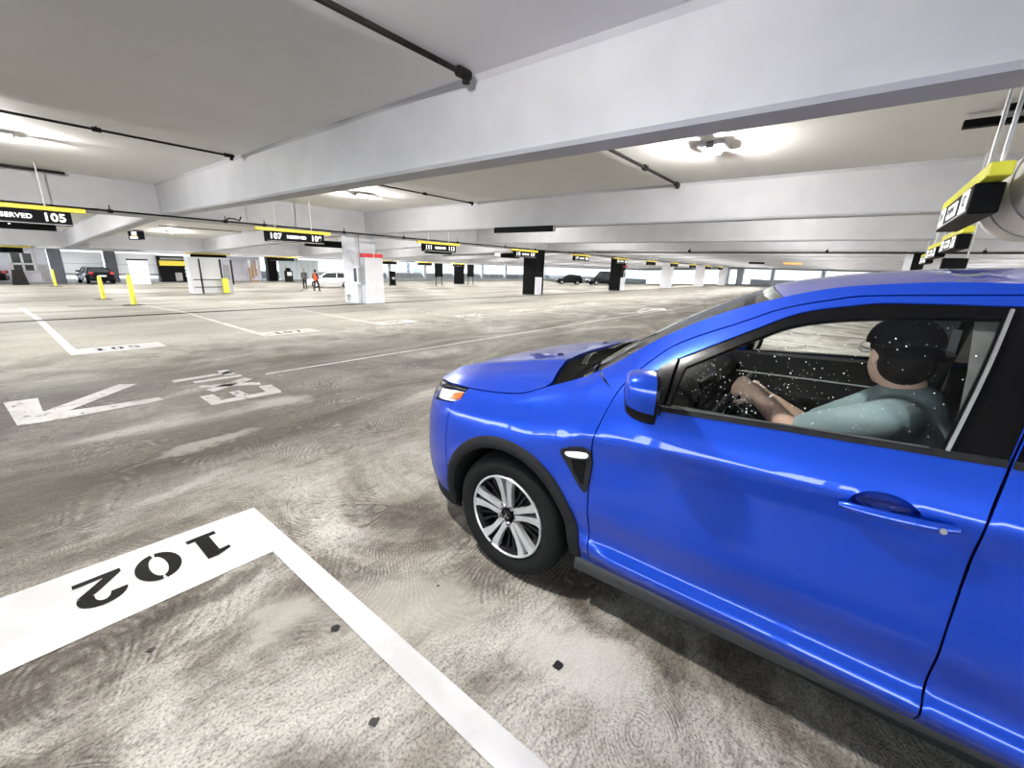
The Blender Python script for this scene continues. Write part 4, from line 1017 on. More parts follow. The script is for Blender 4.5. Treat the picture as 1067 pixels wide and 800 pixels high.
# ================================================================== PEOPLE
M['skin'] = noisy('skin', (.66, .42, .32), (.74, .50, .39), 20, .5)
M['shirt'] = noisy('slate_teal_shirt', (.17, .235, .25), (.22, .29, .31), 6, .85)
M['jeans'] = noisy('dark_trousers', (.02, .022, .03), (.035, .037, .05), 60, .9)
M['cap'] = pbr('black_cap_cloth', (.007, .007, .0075), .9, spec=.1)
M['hair'] = pbr('dark_hair', (.010, .008, .007), .7, spec=.15)
def tapered(mb, pts, radii, n=14, flat=None):
    """a limb: smooth tube with rounded ends through joints"""
    cp = smooth_poly([tuple(p)+(r,) for p, r in zip(pts, radii)], 6)
    P3 = [Vector(c[:3]) for c in cp]; R3 = [c[3] for c in cp]
    d0 = (P3[0]-P3[1]).normalized(); d1 = (P3[-1]-P3[-2]).normalized()
    pre = [(P3[0]+d0*R3[0]*.95, R3[0]*.25), (P3[0]+d0*R3[0]*.7, R3[0]*.70)]; post = [(P3[-1]+d1*R3[-1]*.7, R3[-1]*.70), (P3[-1]+d1*R3[-1]*.95, R3[-1]*.25)]
    P3 = [p for p, _ in pre]+P3+[p for p, _ in post]; R3 = [r for _, r in pre]+R3+[r for _, r in post]
    mb.tube(P3, R3, n)
def ellipsoid(mb, c, r, M_=None, n=20):
    vs = []; fs = []; m = n//2
    for i in range(m+1):
        th = PI*i/m
        for k in range(n):
            a = 2*PI*k/n; v = Vector((r[0]*math.sin(th)*math.cos(a), r[1]*math.sin(th)*math.sin(a), r[2]*math.cos(th)))
            if M_ is not None: v = M_ @ v
            vs.append(Vector(c)+v)
    for i in range(m):
        for k in range(n): l = (k+1) % n; fs.append((i*n+k, (i+1)*n+k, (i+1)*n+l, i*n+l))
    mb.add(vs, fs)
def fused(mb, name, mat, parent=None, voxel=.008, sm=4, f=.6):
    """overlapping limbs fused into one continuous skin"""
    o = mb.build(name+'_raw', mat)
    r = o.modifiers.new('r', 'REMESH'); r.mode = 'VOXEL'; r.voxel_size = voxel; r.use_smooth_shade = True
    s = o.modifiers.new('s', 'SMOOTH'); s.iterations = sm; s.factor = f
    dg = bpy.context.evaluated_depsgraph_get(); me = bpy.data.meshes.new_from_object(o.evaluated_get(dg)); me.name = name
    me.materials.clear(); me.materials.append(mat)
    me.polygons.foreach_set('use_smooth', [True]*len(me.polygons))
    old = o.data; bpy.data.objects.remove(o); bpy.data.meshes.remove(old)
    ob = bpy.data.objects.new(name, me); COL.objects.link(ob)
    if parent is not None: ob.parent = parent
    return ob
def head_parts(mb, c, fz, tilt=0.0, s=1.0):
    """skull, jaw, nose, ears, lips; c = head centre, fz = heading of the face (angle from +y towards -x)"""
    R_ = Matrix.Rotation(fz, 3, 'Z') @ Matrix.Rotation(tilt, 3, 'X')
    def q(x, y, z): return Vector(c)+R_ @ Vector((x*s, y*s, z*s))
    ellipsoid(mb, q(0, -.012, .03), (.076*s, .096*s, .092*s), R_)
    ellipsoid(mb, q(0, .022, -.035), (.062*s, .072*s, .082*s), R_)
    ellipsoid(mb, q(0, .055, -.088), (.034*s, .030*s, .026*s), R_)
    tapered(mb, [q(0, .090, .012), q(0, .106, -.025)], [.009*s, .014*s], 8)
    ellipsoid(mb, q(0, .090, -.060), (.024*s, .010*s, .010*s), R_)
    for k in (-1, 1):
        ellipsoid(mb, q(k*.077, -.008, -.008), (.010*s, .019*s, .031*s), R_)
        ellipsoid(mb, q(k*.030, .080, .030), (.020*s, .012*s, .008*s), R_)
    return q, R_
def hand_on(mb, wrist, centre, k, dirs):
    """palm and five separate fingers closing round a rim: dirs = (along the fingers, across the knuckles, curl)"""
    a, b, c = [Vector(d).normalized() for d in dirs]; w_ = Vector(wrist); p = Vector(centre)
    tapered(mb, [w_, w_+(p-w_)*.5, p], [.026, .034, .030], 12)
    for i, (off, ln) in enumerate(((-.030, .030), (-.010, .034), (.010, .033), (.029, .026))):
        r0 = p+b*off; k1 = r0+a*ln; k2 = k1+a*ln*.35+c*ln*.75; k3 = k2-a*ln*.5+c*ln*.35
        tapered(mb, [r0, k1, k2, k3], [.0100, .0096, .0088, .0080], 8)
    t0 = w_+(p-w_)*.45-b*.030; t1 = t0-b*.022+a*.020+c*.012; t2 = t1+a*.026+c*.014
    tapered(mb, [t0, t1, t2], [.013, .011, .009], 8)

# ---- the driver (frame of the car's root)
def driver():
    r = empty('person', (XC, 0, 0), 0, 'driver in a black cap and slate shirt seated at the wheel of the blue car', 'person')
    L = -1
    hc = Vector((-.40, -.165, 1.385)); fz = math.radians(-62)
    neck0 = Vector((-.39, -.235, 1.205)); neck1 = Vector((-.395, -.195, 1.31))
    shL, shR = Vector((-.575, -.165, 1.170)), Vector((-.195, -.20, 1.165))
    elL, wrL, haL = Vector((-.615, .085, 1.085)), Vector((-.575, .235, 1.185)), Vector((-.555, .290, 1.205))
    elR, wrR, haR = Vector((-.145, .06, .98)), Vector((-.20, .24, 1.10)), Vector((-.215, .295, 1.125))
    mb = MB()
    q, R_ = head_parts(mb, hc, fz, math.radians(-4), 1.04)
    tapered(mb, [neck0, neck1, hc+Vector((0, -.02, -.03))], [.068, .060, .058], 16)
    tapered(mb, [(-.385, -.225, .72), (-.385, -.24, .90), (-.385, -.235, 1.08), (-.388, -.225, 1.17)], [.155, .15, .155, .115], 18)
    for sh, el, wr in ((shL, elL, wrL), (shR, elR, wrR)):
        tapered(mb, [neck0+(sh-neck0)*.35+Vector((0, 0, -.03)), sh], [.075, .068], 12)
        tapered(mb, [sh, sh+(el-sh)*.5, el], [.062, .052, .043], 14)
        tapered(mb, [el, el+(wr-el)*.35, wr], [.043, .042, .027], 14)
    hand_on(mb, wrL, haL+Vector((0, -.012, .0)), -1, ((.05, .9, .35), (.1, -.3, .95), (.45, -.1, -.85)))
    hand_on(mb, wrR, haR+Vector((0, -.012, 0)), 1, ((-.05, .9, .35), (-.1, -.3, .95), (-.45, -.1, -.85)))
    for k in (-1, 1):
        tapered(mb, [(-.385+k*.09, -.21, .70), (-.385+k*.13, .20, .74), (-.385+k*.12, .30, .71)], [.095, .078, .066], 14)
        tapered(mb, [(-.385+k*.12, .30, .71), (-.385+k*.11, .42, .55), (-.385+k*.10, .52, .41)], [.064, .055, .043], 14)
        tapered(mb, [(-.385+k*.10, .52, .405), (-.385+k*.10, .66, .40)], [.042, .034], 12)
    fused(mb, 'body', M['skin'], r, .008, 3, .5)
    # shirt: torso and sleeves to the elbow
    mb = MB()
    tapered(mb, [(-.385, -.225, .72), (-.385, -.24, .90), (-.385, -.235, 1.08), (-.388, -.228, 1.18)], [.170, .168, .172, .125], 20)
    for sh, el in ((shL, elL), (shR, elR)):
        tapered(mb, [neck0+(sh-neck0)*.3+Vector((0, 0, -.025)), sh], [.088, .084], 14)
        tapered(mb, [sh, sh+(el-sh)*.45, sh+(el-sh)*.84], [.084, .072, .064], 16)
        d = (el-sh)
        for t, ph in ((.45, 0), (.6, 1), (.75, 2)):
            c0 = sh+d*t; mb.tube([c0+Vector((.058*math.cos(a), .02*math.cos(a)+.01*math.sin(ph+a), .058*math.sin(a))) for a in np.linspace(.2, 2.6, 8)], .009, 6)
    fused(mb, 'shirt', M['shirt'], r, .009, 4, .5)
    mb = MB()
    for k in (-1, 1):
        tapered(mb, [(-.385+k*.085, -.21, .70), (-.385+k*.13, .20, .74), (-.385+k*.12, .30, .71)], [.110, .088, .075], 14)
        tapered(mb, [(-.385+k*.12, .30, .71), (-.385+k*.11, .42, .55), (-.385+k*.10, .51, .43)], [.074, .066, .056], 14)
    fused(mb, 'trousers', M['jeans'], r, .011, 3, .5)
    # cap and the hair under it
    mb = MB()
    ellipsoid(mb, q(0, -.020, .040), (.090, .108, .092), R_)
    ellipsoid(mb, q(0, -.050, -.025), (.082, .074, .075), R_)
    hair = fused(mb, 'hair', M['hair'], r, .006, 2, .5)
    mb = MB()
    Pp = []
    for t in np.linspace(0, 1, 12):
        th = t*PI*.53
        Pp.append([q(.098*math.sin(th)*math.cos(a), -.020+.117*math.sin(th)*math.sin(a), .048+.090*math.cos(th)) for a in np.linspace(0, 2*PI, 33)])
    mb.grid(Pp)
    Pp = []
    for t in np.linspace(0, 1, 6):
        Pp.append([q((.084+.0*t)*math.sin(a)*(1-.12*t), -(.076*math.cos(a)+.052+.055*t*max(0, math.cos(a))**.8), .040-.03*t-.012*math.sin(a)**2) for a in np.linspace(-1.5, 1.5, 17)])
    mb.grid(Pp)
    mb.build('cap', M['cap'], r, 50)
    mb = MB()
    for k in (-1, 1):
        mb.tube([q(k*.036+.026*math.cos(a), .112, .016+.020*math.sin(a)) for a in np.linspace(0, 2*PI, 17)[:-1]], .0022, 6, True)
        mb.tube([q(k*.062, .108, .020), q(k*.086, .05, .020), q(k*.087, -.005, .016)], .0030, 6)
    mb.tube([q(-.010, .113, .018), q(.010, .113, .018)], .002, 6)
    mb.build('glasses', M['satin'], r, 50)
driver()

def walker(name, loc, rz, label, top, legs, hairm, bag=None, stride=.16, vest=None):
    """a standing or walking adult, 1.72 m"""
    r = empty(name, loc, rz, label, 'person'); mb = MB()
    q, R_ = head_parts(mb, (0, .01, 1.60), 0)
    tapered(mb, [(0, -.01, 1.40), (0, .0, 1.50), (0, .0, 1.56)], [.06, .055, .05], 12)
    tor = [(0, 0, .92), (0, -.01, 1.10), (0, -.01, 1.28), (0, -.01, 1.38)]
    tapered(mb, tor, [.13, .12, .135, .09], 14)
    sh = [Vector((k*.175, -.01, 1.38)) for k in (-1, 1)]; el = [Vector((k*.215, -.04+.06*k, 1.11)) for k in (-1, 1)]; wr = [Vector((k*.20, .08+.05*k, .90)) for k in (-1, 1)]
    for i in (0, 1):
        tapered(mb, [(0, -.01, 1.36), sh[i]], [.07, .058], 10); tapered(mb, [sh[i], el[i]], [.055, .040], 10); tapered(mb, [el[i], wr[i]], [.040, .026], 10)
        hand_on(mb, wr[i], wr[i]+Vector((0, .012, -.065)), 1, ((0, .15, -1), (0, 1, .1), (-.6 if i else .6, 0, -.2)))
    hip = [Vector((k*.09, 0, .90)) for k in (-1, 1)]; kn = [Vector((k*.095, k*stride*.6+.03, .49)) for k in (-1, 1)]; an = [Vector((k*.095, k*stride, .085)) for k in (-1, 1)]
    for i in (0, 1):
        tapered(mb, [hip[i], kn[i]], [.088, .058], 12); tapered(mb, [kn[i], kn[i]+(an[i]-kn[i])*.35, an[i]], [.056, .054, .038], 12); tapered(mb, [an[i]+Vector((0, -.03, -.045)), an[i]+Vector((0, .14, -.055))], [.038, .030], 10)
    fused(mb, 'body', M['skin'], r, .014, 2, .5)
    mb = MB(); tapered(mb, tor, [.155, .145, .158, .108], 14)
    for i in (0, 1): tapered(mb, [(0, -.01, 1.36), sh[i]], [.085, .074], 10); tapered(mb, [sh[i], el[i], el[i]+(wr[i]-el[i])*.8], [.070, .055, .042], 10)
    fused(mb, 'jacket', top, r, .014, 2, .5)
    mb = MB()
    for i in (0, 1): tapered(mb, [hip[i], kn[i]], [.103, .072], 12); tapered(mb, [kn[i], an[i]+Vector((0, 0, .02))], [.070, .055], 12); tapered(mb, [an[i]+Vector((0, -.03, -.04)), an[i]+Vector((0, .15, -.050))], [.045, .037], 10)
    fused(mb, 'trousers', legs, r, .014, 2, .5)
    mb = MB(); ellipsoid(mb, q(0, -.022, .045), (.086, .102, .088), R_); ellipsoid(mb, q(0, -.05, -.02), (.08, .07, .075), R_); fused(mb, 'hair', hairm, r, .012, 2, .5)
    if vest is not None:
        mb = MB(); tapered(mb, [tor[0], tor[1], tor[2], (0, -.01, 1.34)], [.165, .158, .168, .14], 14); fused(mb, 'safety_vest', vest, r, .014, 2, .5)
    return r
M['vest'] = noisy('orange_red_vest', (.80, .10, .03), (.90, .16, .05), 10, .7)
M['darkcloth'] = noisy('black_cloth', (.012, .012, .014), (.022, .022, .025), 40, .85)
M['greycloth'] = noisy('grey_cloth', (.08, .08, .085), (.14, .14, .145), 20, .85)
walker('person', (18.25, 38.0, zoff(38)), math.radians(150), 'person in dark clothes with a grey top standing left of the orange vest', M['greycloth'], M['darkcloth'], M['hair'], stride=.04)
walker('person', (17.95, 35.4, zoff(35.4)), math.radians(-70), 'person in an orange-red vest and black trousers walking by the white car', M['darkcloth'], M['darkcloth'], M['hair'], stride=.20, vest=M['vest'])
# ================================================================== SIGNS, PIPES, COLUMNS AND THE REST OF THE DECK
def text_mesh(txt, size, name, mat, parent, M_, depth=.004, align='CENTER', bold=.0):
    cu = bpy.data.curves.new(name, 'FONT'); cu.body = txt; cu.size = size; cu.align_x = align; cu.align_y = 'CENTER'; cu.extrude = depth; cu.offset = bold*size; cu.space_character = 1.08
    o = bpy.data.objects.new(name, cu); COL.objects.link(o); dg = bpy.context.evaluated_depsgraph_get(); dg.update()
    me = bpy.data.meshes.new_from_object(o.evaluated_get(dg)); bpy.data.objects.remove(o); bpy.data.curves.remove(cu)
    me.transform(M_); me.materials.clear(); me.materials.append(mat); me.name = name
    ob = bpy.data.objects.new(name, me); COL.objects.link(ob); ob.parent = parent; return ob
M['ivory'] = pbr('sign_lettering', (.88, .88, .88), .5, emit=(1, 1, 1), es=.55)
FRONT = Matrix.Rotation(PI/2, 4, 'X')            # text upright, facing -y
BACK = Matrix.Rotation(PI, 4, 'Z') @ FRONT       # facing +y
def stall_sign(x, y, zb, label, left=None, mid=None, right=None, bar='yellow', L=2.3, rods=(-.58, .53), facing=-1, panels=False, rod_top=HC, lit=True, zo=0.0):
    """yellow bar hung on two rods, a dark sign case under it"""
    r = empty('hanging_sign', (x, y, 0), 0, label, 'hanging sign', 'overhead stall signs')
    MB().box(-L/2, L/2, -.06, .06, zb, zb+.09, .01).build('bar', M[bar], r)
    for d in rods: MB().cyl((d, 0, zb+.09), (d, 0, rod_top), .013, n=8).build('hanger_rod', M['white'], r)
    cw = L*.39; ch = .21 if panels else .30; cz = zb-ch*.48
    cs = MB().box(-cw, cw, -.08, .08, zb-ch, zb-.005, .012).build('sign_case', M['black'], r)
    MB().box(-cw+.02, cw-.02, facing*.081, facing*.087, zb-ch+.015, zb-ch+.03).build('lower_edge', M['grey'], cs)
    R_ = FRONT if facing < 0 else BACK
    for dx, t, sz in ((-cw*.70, left, .225), (0, mid, .125), (cw*.70, right, .225)):
        if facing > 0: dx = -dx
        T = Matrix.Translation((dx, facing*.083, cz)) @ R_
        if panels:
            wd = .26 if t != mid else .44; hh = .075 if t != mid else .055
            MB().box(dx-wd*.5, dx+wd*.5, facing*.078, facing*.086, cz-hh, cz+hh, .002).build('lit_panel', M['sign_white'], cs)
            if t: text_mesh(t, .125 if t != mid else .072, 'lettering', M['ink2'], cs, Matrix.Translation((dx, facing*.0875, cz)) @ R_, .001, bold=.01)
        elif t: text_mesh(t, sz, 'lettering', M['ivory'], cs, T, .003, bold=.03)
    return r
M['ink2'] = pbr('sign_ink', (.02, .02, .02), .5)
# row over the far stalls
num = [('103', '105'), ('107', '109'), ('111', '113'), ('115', '117'), ('119', '121'), ('123', '125')]
for k, (a, b2) in enumerate(num):
    x = (.74 if k == 0 else .62)+5.95*k
    lab = {0: 'black RESERVED 105 sign hung under a yellow bar at the left edge', 1: 'black sign 107 RESERVED 109 hung under a yellow bar', 2: 'black sign 111 RESERVED 113 under a yellow bar right of the white column',
           3: 'black sign 115 RESERVED 117 against the black column', 4: 'small black sign under a pale yellow bar behind the black column', 5: 'small dark sign under a yellow bar at the second black column'}[k]
    stall_sign(x, 14.0, 2.46 if k else 2.50, lab, a, 'RESERVED', b2)
for k in range(6, 11): stall_sign(.62+5.95*k, 14.0, 2.46, 'tiny hanging sign in the far row above the white columns')
# the back-to-back row, seen from behind as black boards
for k, x in enumerate((.82, 9.45, 15.6, 21.6)):
    lab = ['black back of a sign just below the RESERVED 105 sign', 'black back of a sign between the 107 sign and the white column', 'black back of a sign hidden beyond the 111 sign', 'black back of a sign beyond the black column'][k]
    r = empty('hanging_sign', (x, 17.5, 0), 0, lab, 'hanging sign', 'sign backs')
    MB().box(-.88, .88, -.08, .08, 2.19, 2.45, .012).build('sign_case', M['black'], r)
    for d in (-.5, .5): MB().cyl((d, 0, 2.45), (d, 0, 2.66), .012, n=8).build('hanger_rod', M['white'], r)
    if k == 0: MB().box(.02, .06, -.083, -.078, 2.30, 2.38).build('status_light', M['sign_white'], r)
# row over the near stalls, right side of the picture; faces the aisle
for k, (x, y) in enumerate(((5.42, -.60), (10.05, -1.10), (13.2, -1.2), (17.6, -1.45), (24.6, -1.85), (28.2, -2.1), (34.5, -2.45))):
    lab = {0: 'large tilted-looking sign with three white panels under a lime bar, top right', 1: 'second lime-barred sign with white panels along the right row', 2: 'third lime-barred sign along the right row'}.get(k, 'small far sign of the right row near the sky opening')
    stall_sign(x, y, 2.34, lab, '104', 'RESERVED', '102', bar='lime', L=2.05, rods=(-.96, -.50) if k == 0 else (-.6, .6), facing=1, panels=True)
# sign ends hanging over the cross aisle at the left
for k, (x, y, z) in enumerate(((5.66, 30.0, 2.40), (5.75, 38.0, 1.98))):
    r = empty('hanging_sign', (x, y, 0), 0, ['dark sign seen end-on with white and yellow marks, nearer of two at left', 'dark sign seen end-on with white and yellow marks, farther of two at left'][k], 'hanging sign', 'cross-aisle signs')
    MB().box(-.02, .30, -.9, .9, z, z+.42, .015).build('sign_case', M['black'], r)
    MB().box(-.24, .0, -.96, -.60, z+.02, z+.13, .01).build('white_panel', M['sign_white'], r)
    MB().box(-.16, -.02, -.95, -.62, z+.20, z+.36, .01).build('white_panel', M['sign_white'], r)
    MB().box(-.20, -.02, -.97, -.7, z+.12, z+.19, .01).build('yellow_mark', M['yellow'], r)
    for d in (-.5, .5): MB().cyl((.1, d, z+.42), (.1, d, HC+zoff(y)), .012, n=8).build('hanger_rod', M['white'], r)
# far row of yellow bars and small signs
for k, (x, y, L, lab) in enumerate(((.90, 36.2, 2.9, 'far yellow sign bar above the four-pane window at the left edge'), (10.7, 36.0, 2.75, 'yellow bar over the white pay cabin'),
        (17.4, 40.0, 2.6, 'far yellow bar over the glazed entrance behind the walkers'), (28.5, 40.0, 2.6, 'far yellow bar right of the red-banded column'), (33.5, 40.0, 2.6, 'farther yellow bar above the black standing boards'), (39.0, 40.0, 2.6, 'far pale yellow bar above the second standing board'))):
    stall_sign(x, y, 1.80, lab, L=L, rods=(-.55, .6), rod_top=HC-.86)
r = empty('hanging_sign', (14.05, 36.0, 0), 0, 'flat black sign on the beam below the 107 sign', 'hanging sign'); MB().box(-.62, .62, -.05, .05, 2.2, 2.36, .01).build('sign_case', M['black'], r)
for d in (-.4, .4): MB().cyl((d, 0, 2.36), (d, 0, 2.62), .012, n=8).build('hanger_rod', M['white'], r)
# the long black board along the second beam
r = empty('hanging_sign', (9.62, 7.37, 0), 0, 'long flat black board fixed along the second ceiling beam', 'sign board')
MB().box(-.04, .04, -1.02, 1.02, 2.57, 2.72, .008).build('board', M['black'], r); MB().box(-.042, .042, -1.03, -1.0, 2.58, 2.71).build('end_clip', M['grey'], r)
r = empty('hanging_sign', (40.88, 6.83, 0), 0, 'thin dark board on a far beam, left of the amber fixture', 'sign board'); MB().box(-.04, .04, -.58, .58, 2.55, 2.702, .008).build('board', M['black'], r)
r = empty('exit_sign', (40.88, 4.3, 0), 0, 'small amber glowing fixture under a far beam before the sky opening', 'lamp'); M['amberlit'] = pbr('amber_lit', (.9, .5, .1), .4, emit=(1, .5, .15), es=.45); MB().box(-.1, .1, -.60, .60, 2.57, 2.702, .02).build('housing', M['amberlit'], r)
# dark hanging board with a red lower band under the second sign
r = empty('hanging_board', (10.0, -1.16, 0), 0, 'black hanging board with a red lower band below the second right-hand sign', 'sign board')
MB().box(-.05, .05, -.15, .15, 1.80, 2.02, .01).build('board', M['black'], r); MB().box(-.052, .052, -.15, .15, 1.73, 1.81, .005).build('red_band', M['red'], r); MB().box(-.06, .06, -.13, .19, 1.675, 1.725, .01).build('amber_foot', M['amberlit'], r)
MB().cyl((0, -.13, 2.02), (0, -.13, HB), .012, n=8).build('hanger_rod', M['white'], r)
r = empty('hanging_board', (22.2, -1.62, 0), 0, 'black panel between pale posts farther along the right row', 'sign board')
MB().box(-.05, .05, -.17, .17, 1.85, 2.62, .01).build('board', M['black'], r); MB().box(-.05, .05, .18, .40, 1.7, 2.7, .01).build('side_post', M['white'], r)

# ---- pipes
def pipe(name, pts, rad, label, mat='iron', hangers=(), group=None):
    r = empty(name, pts[0], 0, label, 'pipe', group); o = Vector(pts[0])
    m = MB(); m.tube([Vector(p)-o for p in pts], rad, 8); m.build('pipe_run', M[mat], r, 50)
    for p in hangers:
        q = Vector(p)-o; m = MB(); ax = (Vector(pts[-1])-Vector(pts[0])).normalized(); m.cyl(q-ax*.05, q+ax*.05, rad*1.9, n=10); m.cyl(q, q+Vector((0, 0, .14)), .012, n=6); m.build('pipe_clamp', M['iron'], r, 40)
    return r
SPK = pipe('sprinkler_pipe', [(-12, 14.62, 2.665), (60, 14.62, 2.62)], .024, 'long dark sprinkler pipe running along the cross girder over the far stalls', hangers=[(x, 14.62, 2.65) for x in (2.42, 4.9, 5.95, 8.6, 11.2, 14.2, 17.6, 20.3, 24.0)])
MB().tube([(16.88, -.07, -.015), (16.94, -.12, .075), (17.10, -.12, .075), (17.22, -.12, .035), (17.28, -.12, .145)], .02, 8).build('looped_fitting', M['iron'], SPK, 50)
DPI = pipe('drain_pipe', [(21.85, 24, 2.28), (21.85, 16, 2.54), (21.85, 14, 2.575), (21.85, -10, 2.66)], .035, 'straight dark pipe crossing the view under the far beam', hangers=[(21.85, y, 2.66) for y in (6.6, 1.2, -3.2)])
MB().box(-.1, .1, -5.75, -5.05, .02, .24, .03).build('valve_box', M['white'], DPI)
for k, x in enumerate((-2.7+.36, 3.86, 10.06, 16.26)):
    for y in (3.3, 9.2):
        L0 = x if not (k == 0) else -2.3
        lab = {(0, 3.3): 'thick dark ceiling conduit ending in a fitting at the big beam, top centre', (0, 9.2): 'thin dark ceiling conduit ending at the big beam, upper left', (1, 3.3): 'short dark ceiling conduit beside the nearest lamp', (1, 9.2): 'thin dark ceiling conduit beyond the lamp over the 107 sign'}.get((k, y), 'dark ceiling conduit in a far bay')
        rad = .026 if y == 3.3 else .018
        r = pipe('ceiling_conduit', [(L0, y, HC-.045), (x+5.62, y, HC-.045)], rad, lab, hangers=[(x+3.9, y, HC-.045)], group='ceiling conduits')
        m = MB(); m.cyl((x+5.55-L0, 0, 0), (x+5.70-L0, 0, 0), rad*1.8, n=10); m.cyl((x+5.66-L0, 0, 0), (x+5.66-L0, 0, -.07), rad*1.5, n=10); m.build('end_fitting', M['iron'], r, 40)
pipe('ceiling_conduit', [(-2.3, 14.7, HC-.06), (1.78, 14.7, HC-.06)], .03, 'dark conduit stub above the RESERVED 105 sign at left edge', group='ceiling conduits')
for k, (x0, y, x1) in enumerate(((5.6, 22.0, 9.2), (5.9, 26.0, 9.4))): pipe('ceiling_conduit', [(x0, y, HC-.05+zoff(y)), (x1, y, HC-.05+zoff(y))], .022, ['thin dark conduit on the far ceiling above the pay cabin, nearer of two', 'thin dark conduit on the far ceiling above the pay cabin, farther of two'][k], group='ceiling conduits')

# ---- round duct with bands at the right edge, strut and rods
r = empty('ventilation_duct', (3.95, -1.13, 2.40), 0, 'big pale round duct with thin bands at the right edge', 'duct')
m = MB(); m.lathe([(.0, 0), (.20, 0), (.21, .02), (.21, .03), (.36, .04), (.37, .06), (.37, 2.3), (.355, 2.32), (0, 2.32)], 48, 'x'); m.build('duct_body', M['duct'], r, 40)
for x in (.35, 1.05, 1.75):
    m = MB(); m.tube([(x, .373*math.cos(a), .373*math.sin(a)) for a in np.linspace(0, 2*PI, 49)[:-1]], .008, 6, True); m.build('band', M['grey'], r, 50)
m = MB(); m.lathe([(.0, -.02), (.13, -.02), (.14, 0.0)], 32, 'x'); m.build('end_cap', M['white'], r, 40)
for x in (.1, 1.9): MB().cyl((x, 0, .36), (x, 0, HC-2.40), .012, n=8).build('hanger_rod', M['grey'], r)
r = empty('ceiling_strut', (7.25, -.72, HC-.10), 0, 'black strut bracket on the ceiling above the nearest lime-barred sign', 'bracket')
MB().box(-.05, .05, -.9, .14, -.05, .03, .006).build('strut', M['black'], r); MB().box(-.09, .09, -.42, -.14, .0, .10, .01).build('mounting_plate', M['grey'], r)
MB().box(-.35, -.27, -.75, -.12, .0, .06, .006).build('strut', M['black'], r)

# ---- columns
def column(x, y, wx, wy, zb, zt, mat, name='column'):
    m = MB(); m.box(x, x+wx, y, y+wy, zb, zt, .025); return m.build(name, mat, None, kind='structure')
BASE = {}
for k in range(0, 7):
    x = 9.75+12.4*k; blk = k in (1, 2)
    c = column(x, 15.85, .92, 1.0, -.03, HB+.02, M['column'] if not blk else M['columnblack'] if 'columnblack' in M else M['black'])
    BASE[k] = x
    if blk:
        c['label'] = 'black painted column with a white box at its foot' if k == 1 else 'second black painted column with white notices'
for k in (0, 2, 4, 5):
    column(9.75+12.4*k, -13.6, .92, 1.0, 0, HB+.02, M['column'])
# red-banded cabinet on the first column, with its extinguisher case
r = empty('column_cabinet', (10.33, 15.64, 0), 0, 'white cabinet with a red top band standing against the white column', 'cabinet')
MB().box(-.42, .42, -.16, .19, 0, 1.86, .02).build('cabinet_body', M['column'], r); MB().box(-.425, .425, -.165, .195, 1.83, 1.99, .01).build('red_band', M['red'], r)
MB().box(-.43, .43, -.17, .2, 1.99, 2.03, .008).build('top_cap', M['white'], r); MB().box(-.015, .015, -.168, -.16, 1.83, 1.99).build('seam', M['white'], r)
r = empty('extinguisher_case', (9.68, 15.72, .78), 0, 'white wall case with dark window on the side of the white column', 'extinguisher case')
MB().box(-.08, .08, -.16, .16, 0, .74, .015).build('case_body', M['white'], r); MB().box(-.09, -.075, -.10, .10, .10, .62, .006).build('window', M['glassdark'], r); MB().box(-.05, .06, -.172, -.158, .08, .64, .006).build('window', M['grey'], r)
MB().box(.02, .05, -.20, -.17, -.78+.02, 1.9, .004).build('conduit', M['grey'], r)
r = empty('water_tap', (9.755, 16.5, .28), 0, 'small grey fitting low on the side of the white column', 'tap'); MB().cyl((0, 0, 0), (-.10, 0, 0), .06, n=12).build('valve_body', M['grey'], r, 40); MB().cyl((-.06, 0, 0), (-.06, 0, -.22), .025, n=8).build('spout', M['grey'], r, 40)
for k, x in ((1, 22.0), (2, 34.5)):
    r = empty('notice_box', (x+.32, 15.73, 0), 0, ['white tall box at the foot of the nearer black column', 'white tall box at the foot of the farther black column'][k-1], 'box')
    MB().box(-.24, .24, -.10, .10, .0, 1.08, .02).build('box_body', M['white'], r); MB().box(-.20, .20, -.115, -.10, .06, 1.0, .006).build('door_panel', M['wallwhite'], r); MB().cyl((.15, -.12, .55), (.15, -.14, .55), .02, n=10).build('latch', M['grey'], r)
r = empty('notice_board', (35.25, 15.84, 1.05), 0, 'white notice with a dark picture on the farther black column', 'notice'); MB().box(-.16, .30, -.03, .0, -.2, .62, .006).build('sheet', M['white'], r); MB().box(-.05, .17, -.036, -.03, .05, .40).build('picture', M['black'], r)
MB().box(-.30, .55, -.04, .02, 1.05, 1.15, .01).build('red_strip', M['red'], empty('hanging_strip', (35.0, 15.72, .9), 0, 'thin red and white strip across the farther black column', 'strip'))

# ---- bollards
def bollard_proto(): pass
for k, (x, y, h_, lab) in enumerate(((3.67, 21.4, 1.14, 'yellow-green bollard on a black foot, tallest of the two at left'), (3.82, 28.6, 1.12, 'thinner yellow-green bollard left of and behind the tallest one'), (3.78, 46.6, 1.25, 'pale yellow bollard by the dark blue-black column at far left'))):
    r = empty('bollard', (x, y, zoff(y)), 0, lab, 'bollard', 'yellow bollards')
    m = MB(); m.lathe([(0, h_), (.05, h_), (.065, h_-.02), (.072, h_-.06), (.085, .03)], 20); m.build('post', M['bollard'], r, 40)
    m = MB(); m.lathe([(0, .035), (.10, .035), (.33, .018), (.34, 0), (0, 0)], 24); m.build('base', M['iron'], r, 40)
r = empty('bollard', (11.02, 34.55, zoff(34.55)), 0, 'stout yellow post at the right of the white pay cabin', 'bollard', 'yellow bollards'); MB().box(-.17, .17, -.12, .12, 0, 1.02, .02).build('post', M['bollard'], r); MB().box(-.2, .2, -.15, .15, -.01, .03, .01).build('base', M['iron'], r)
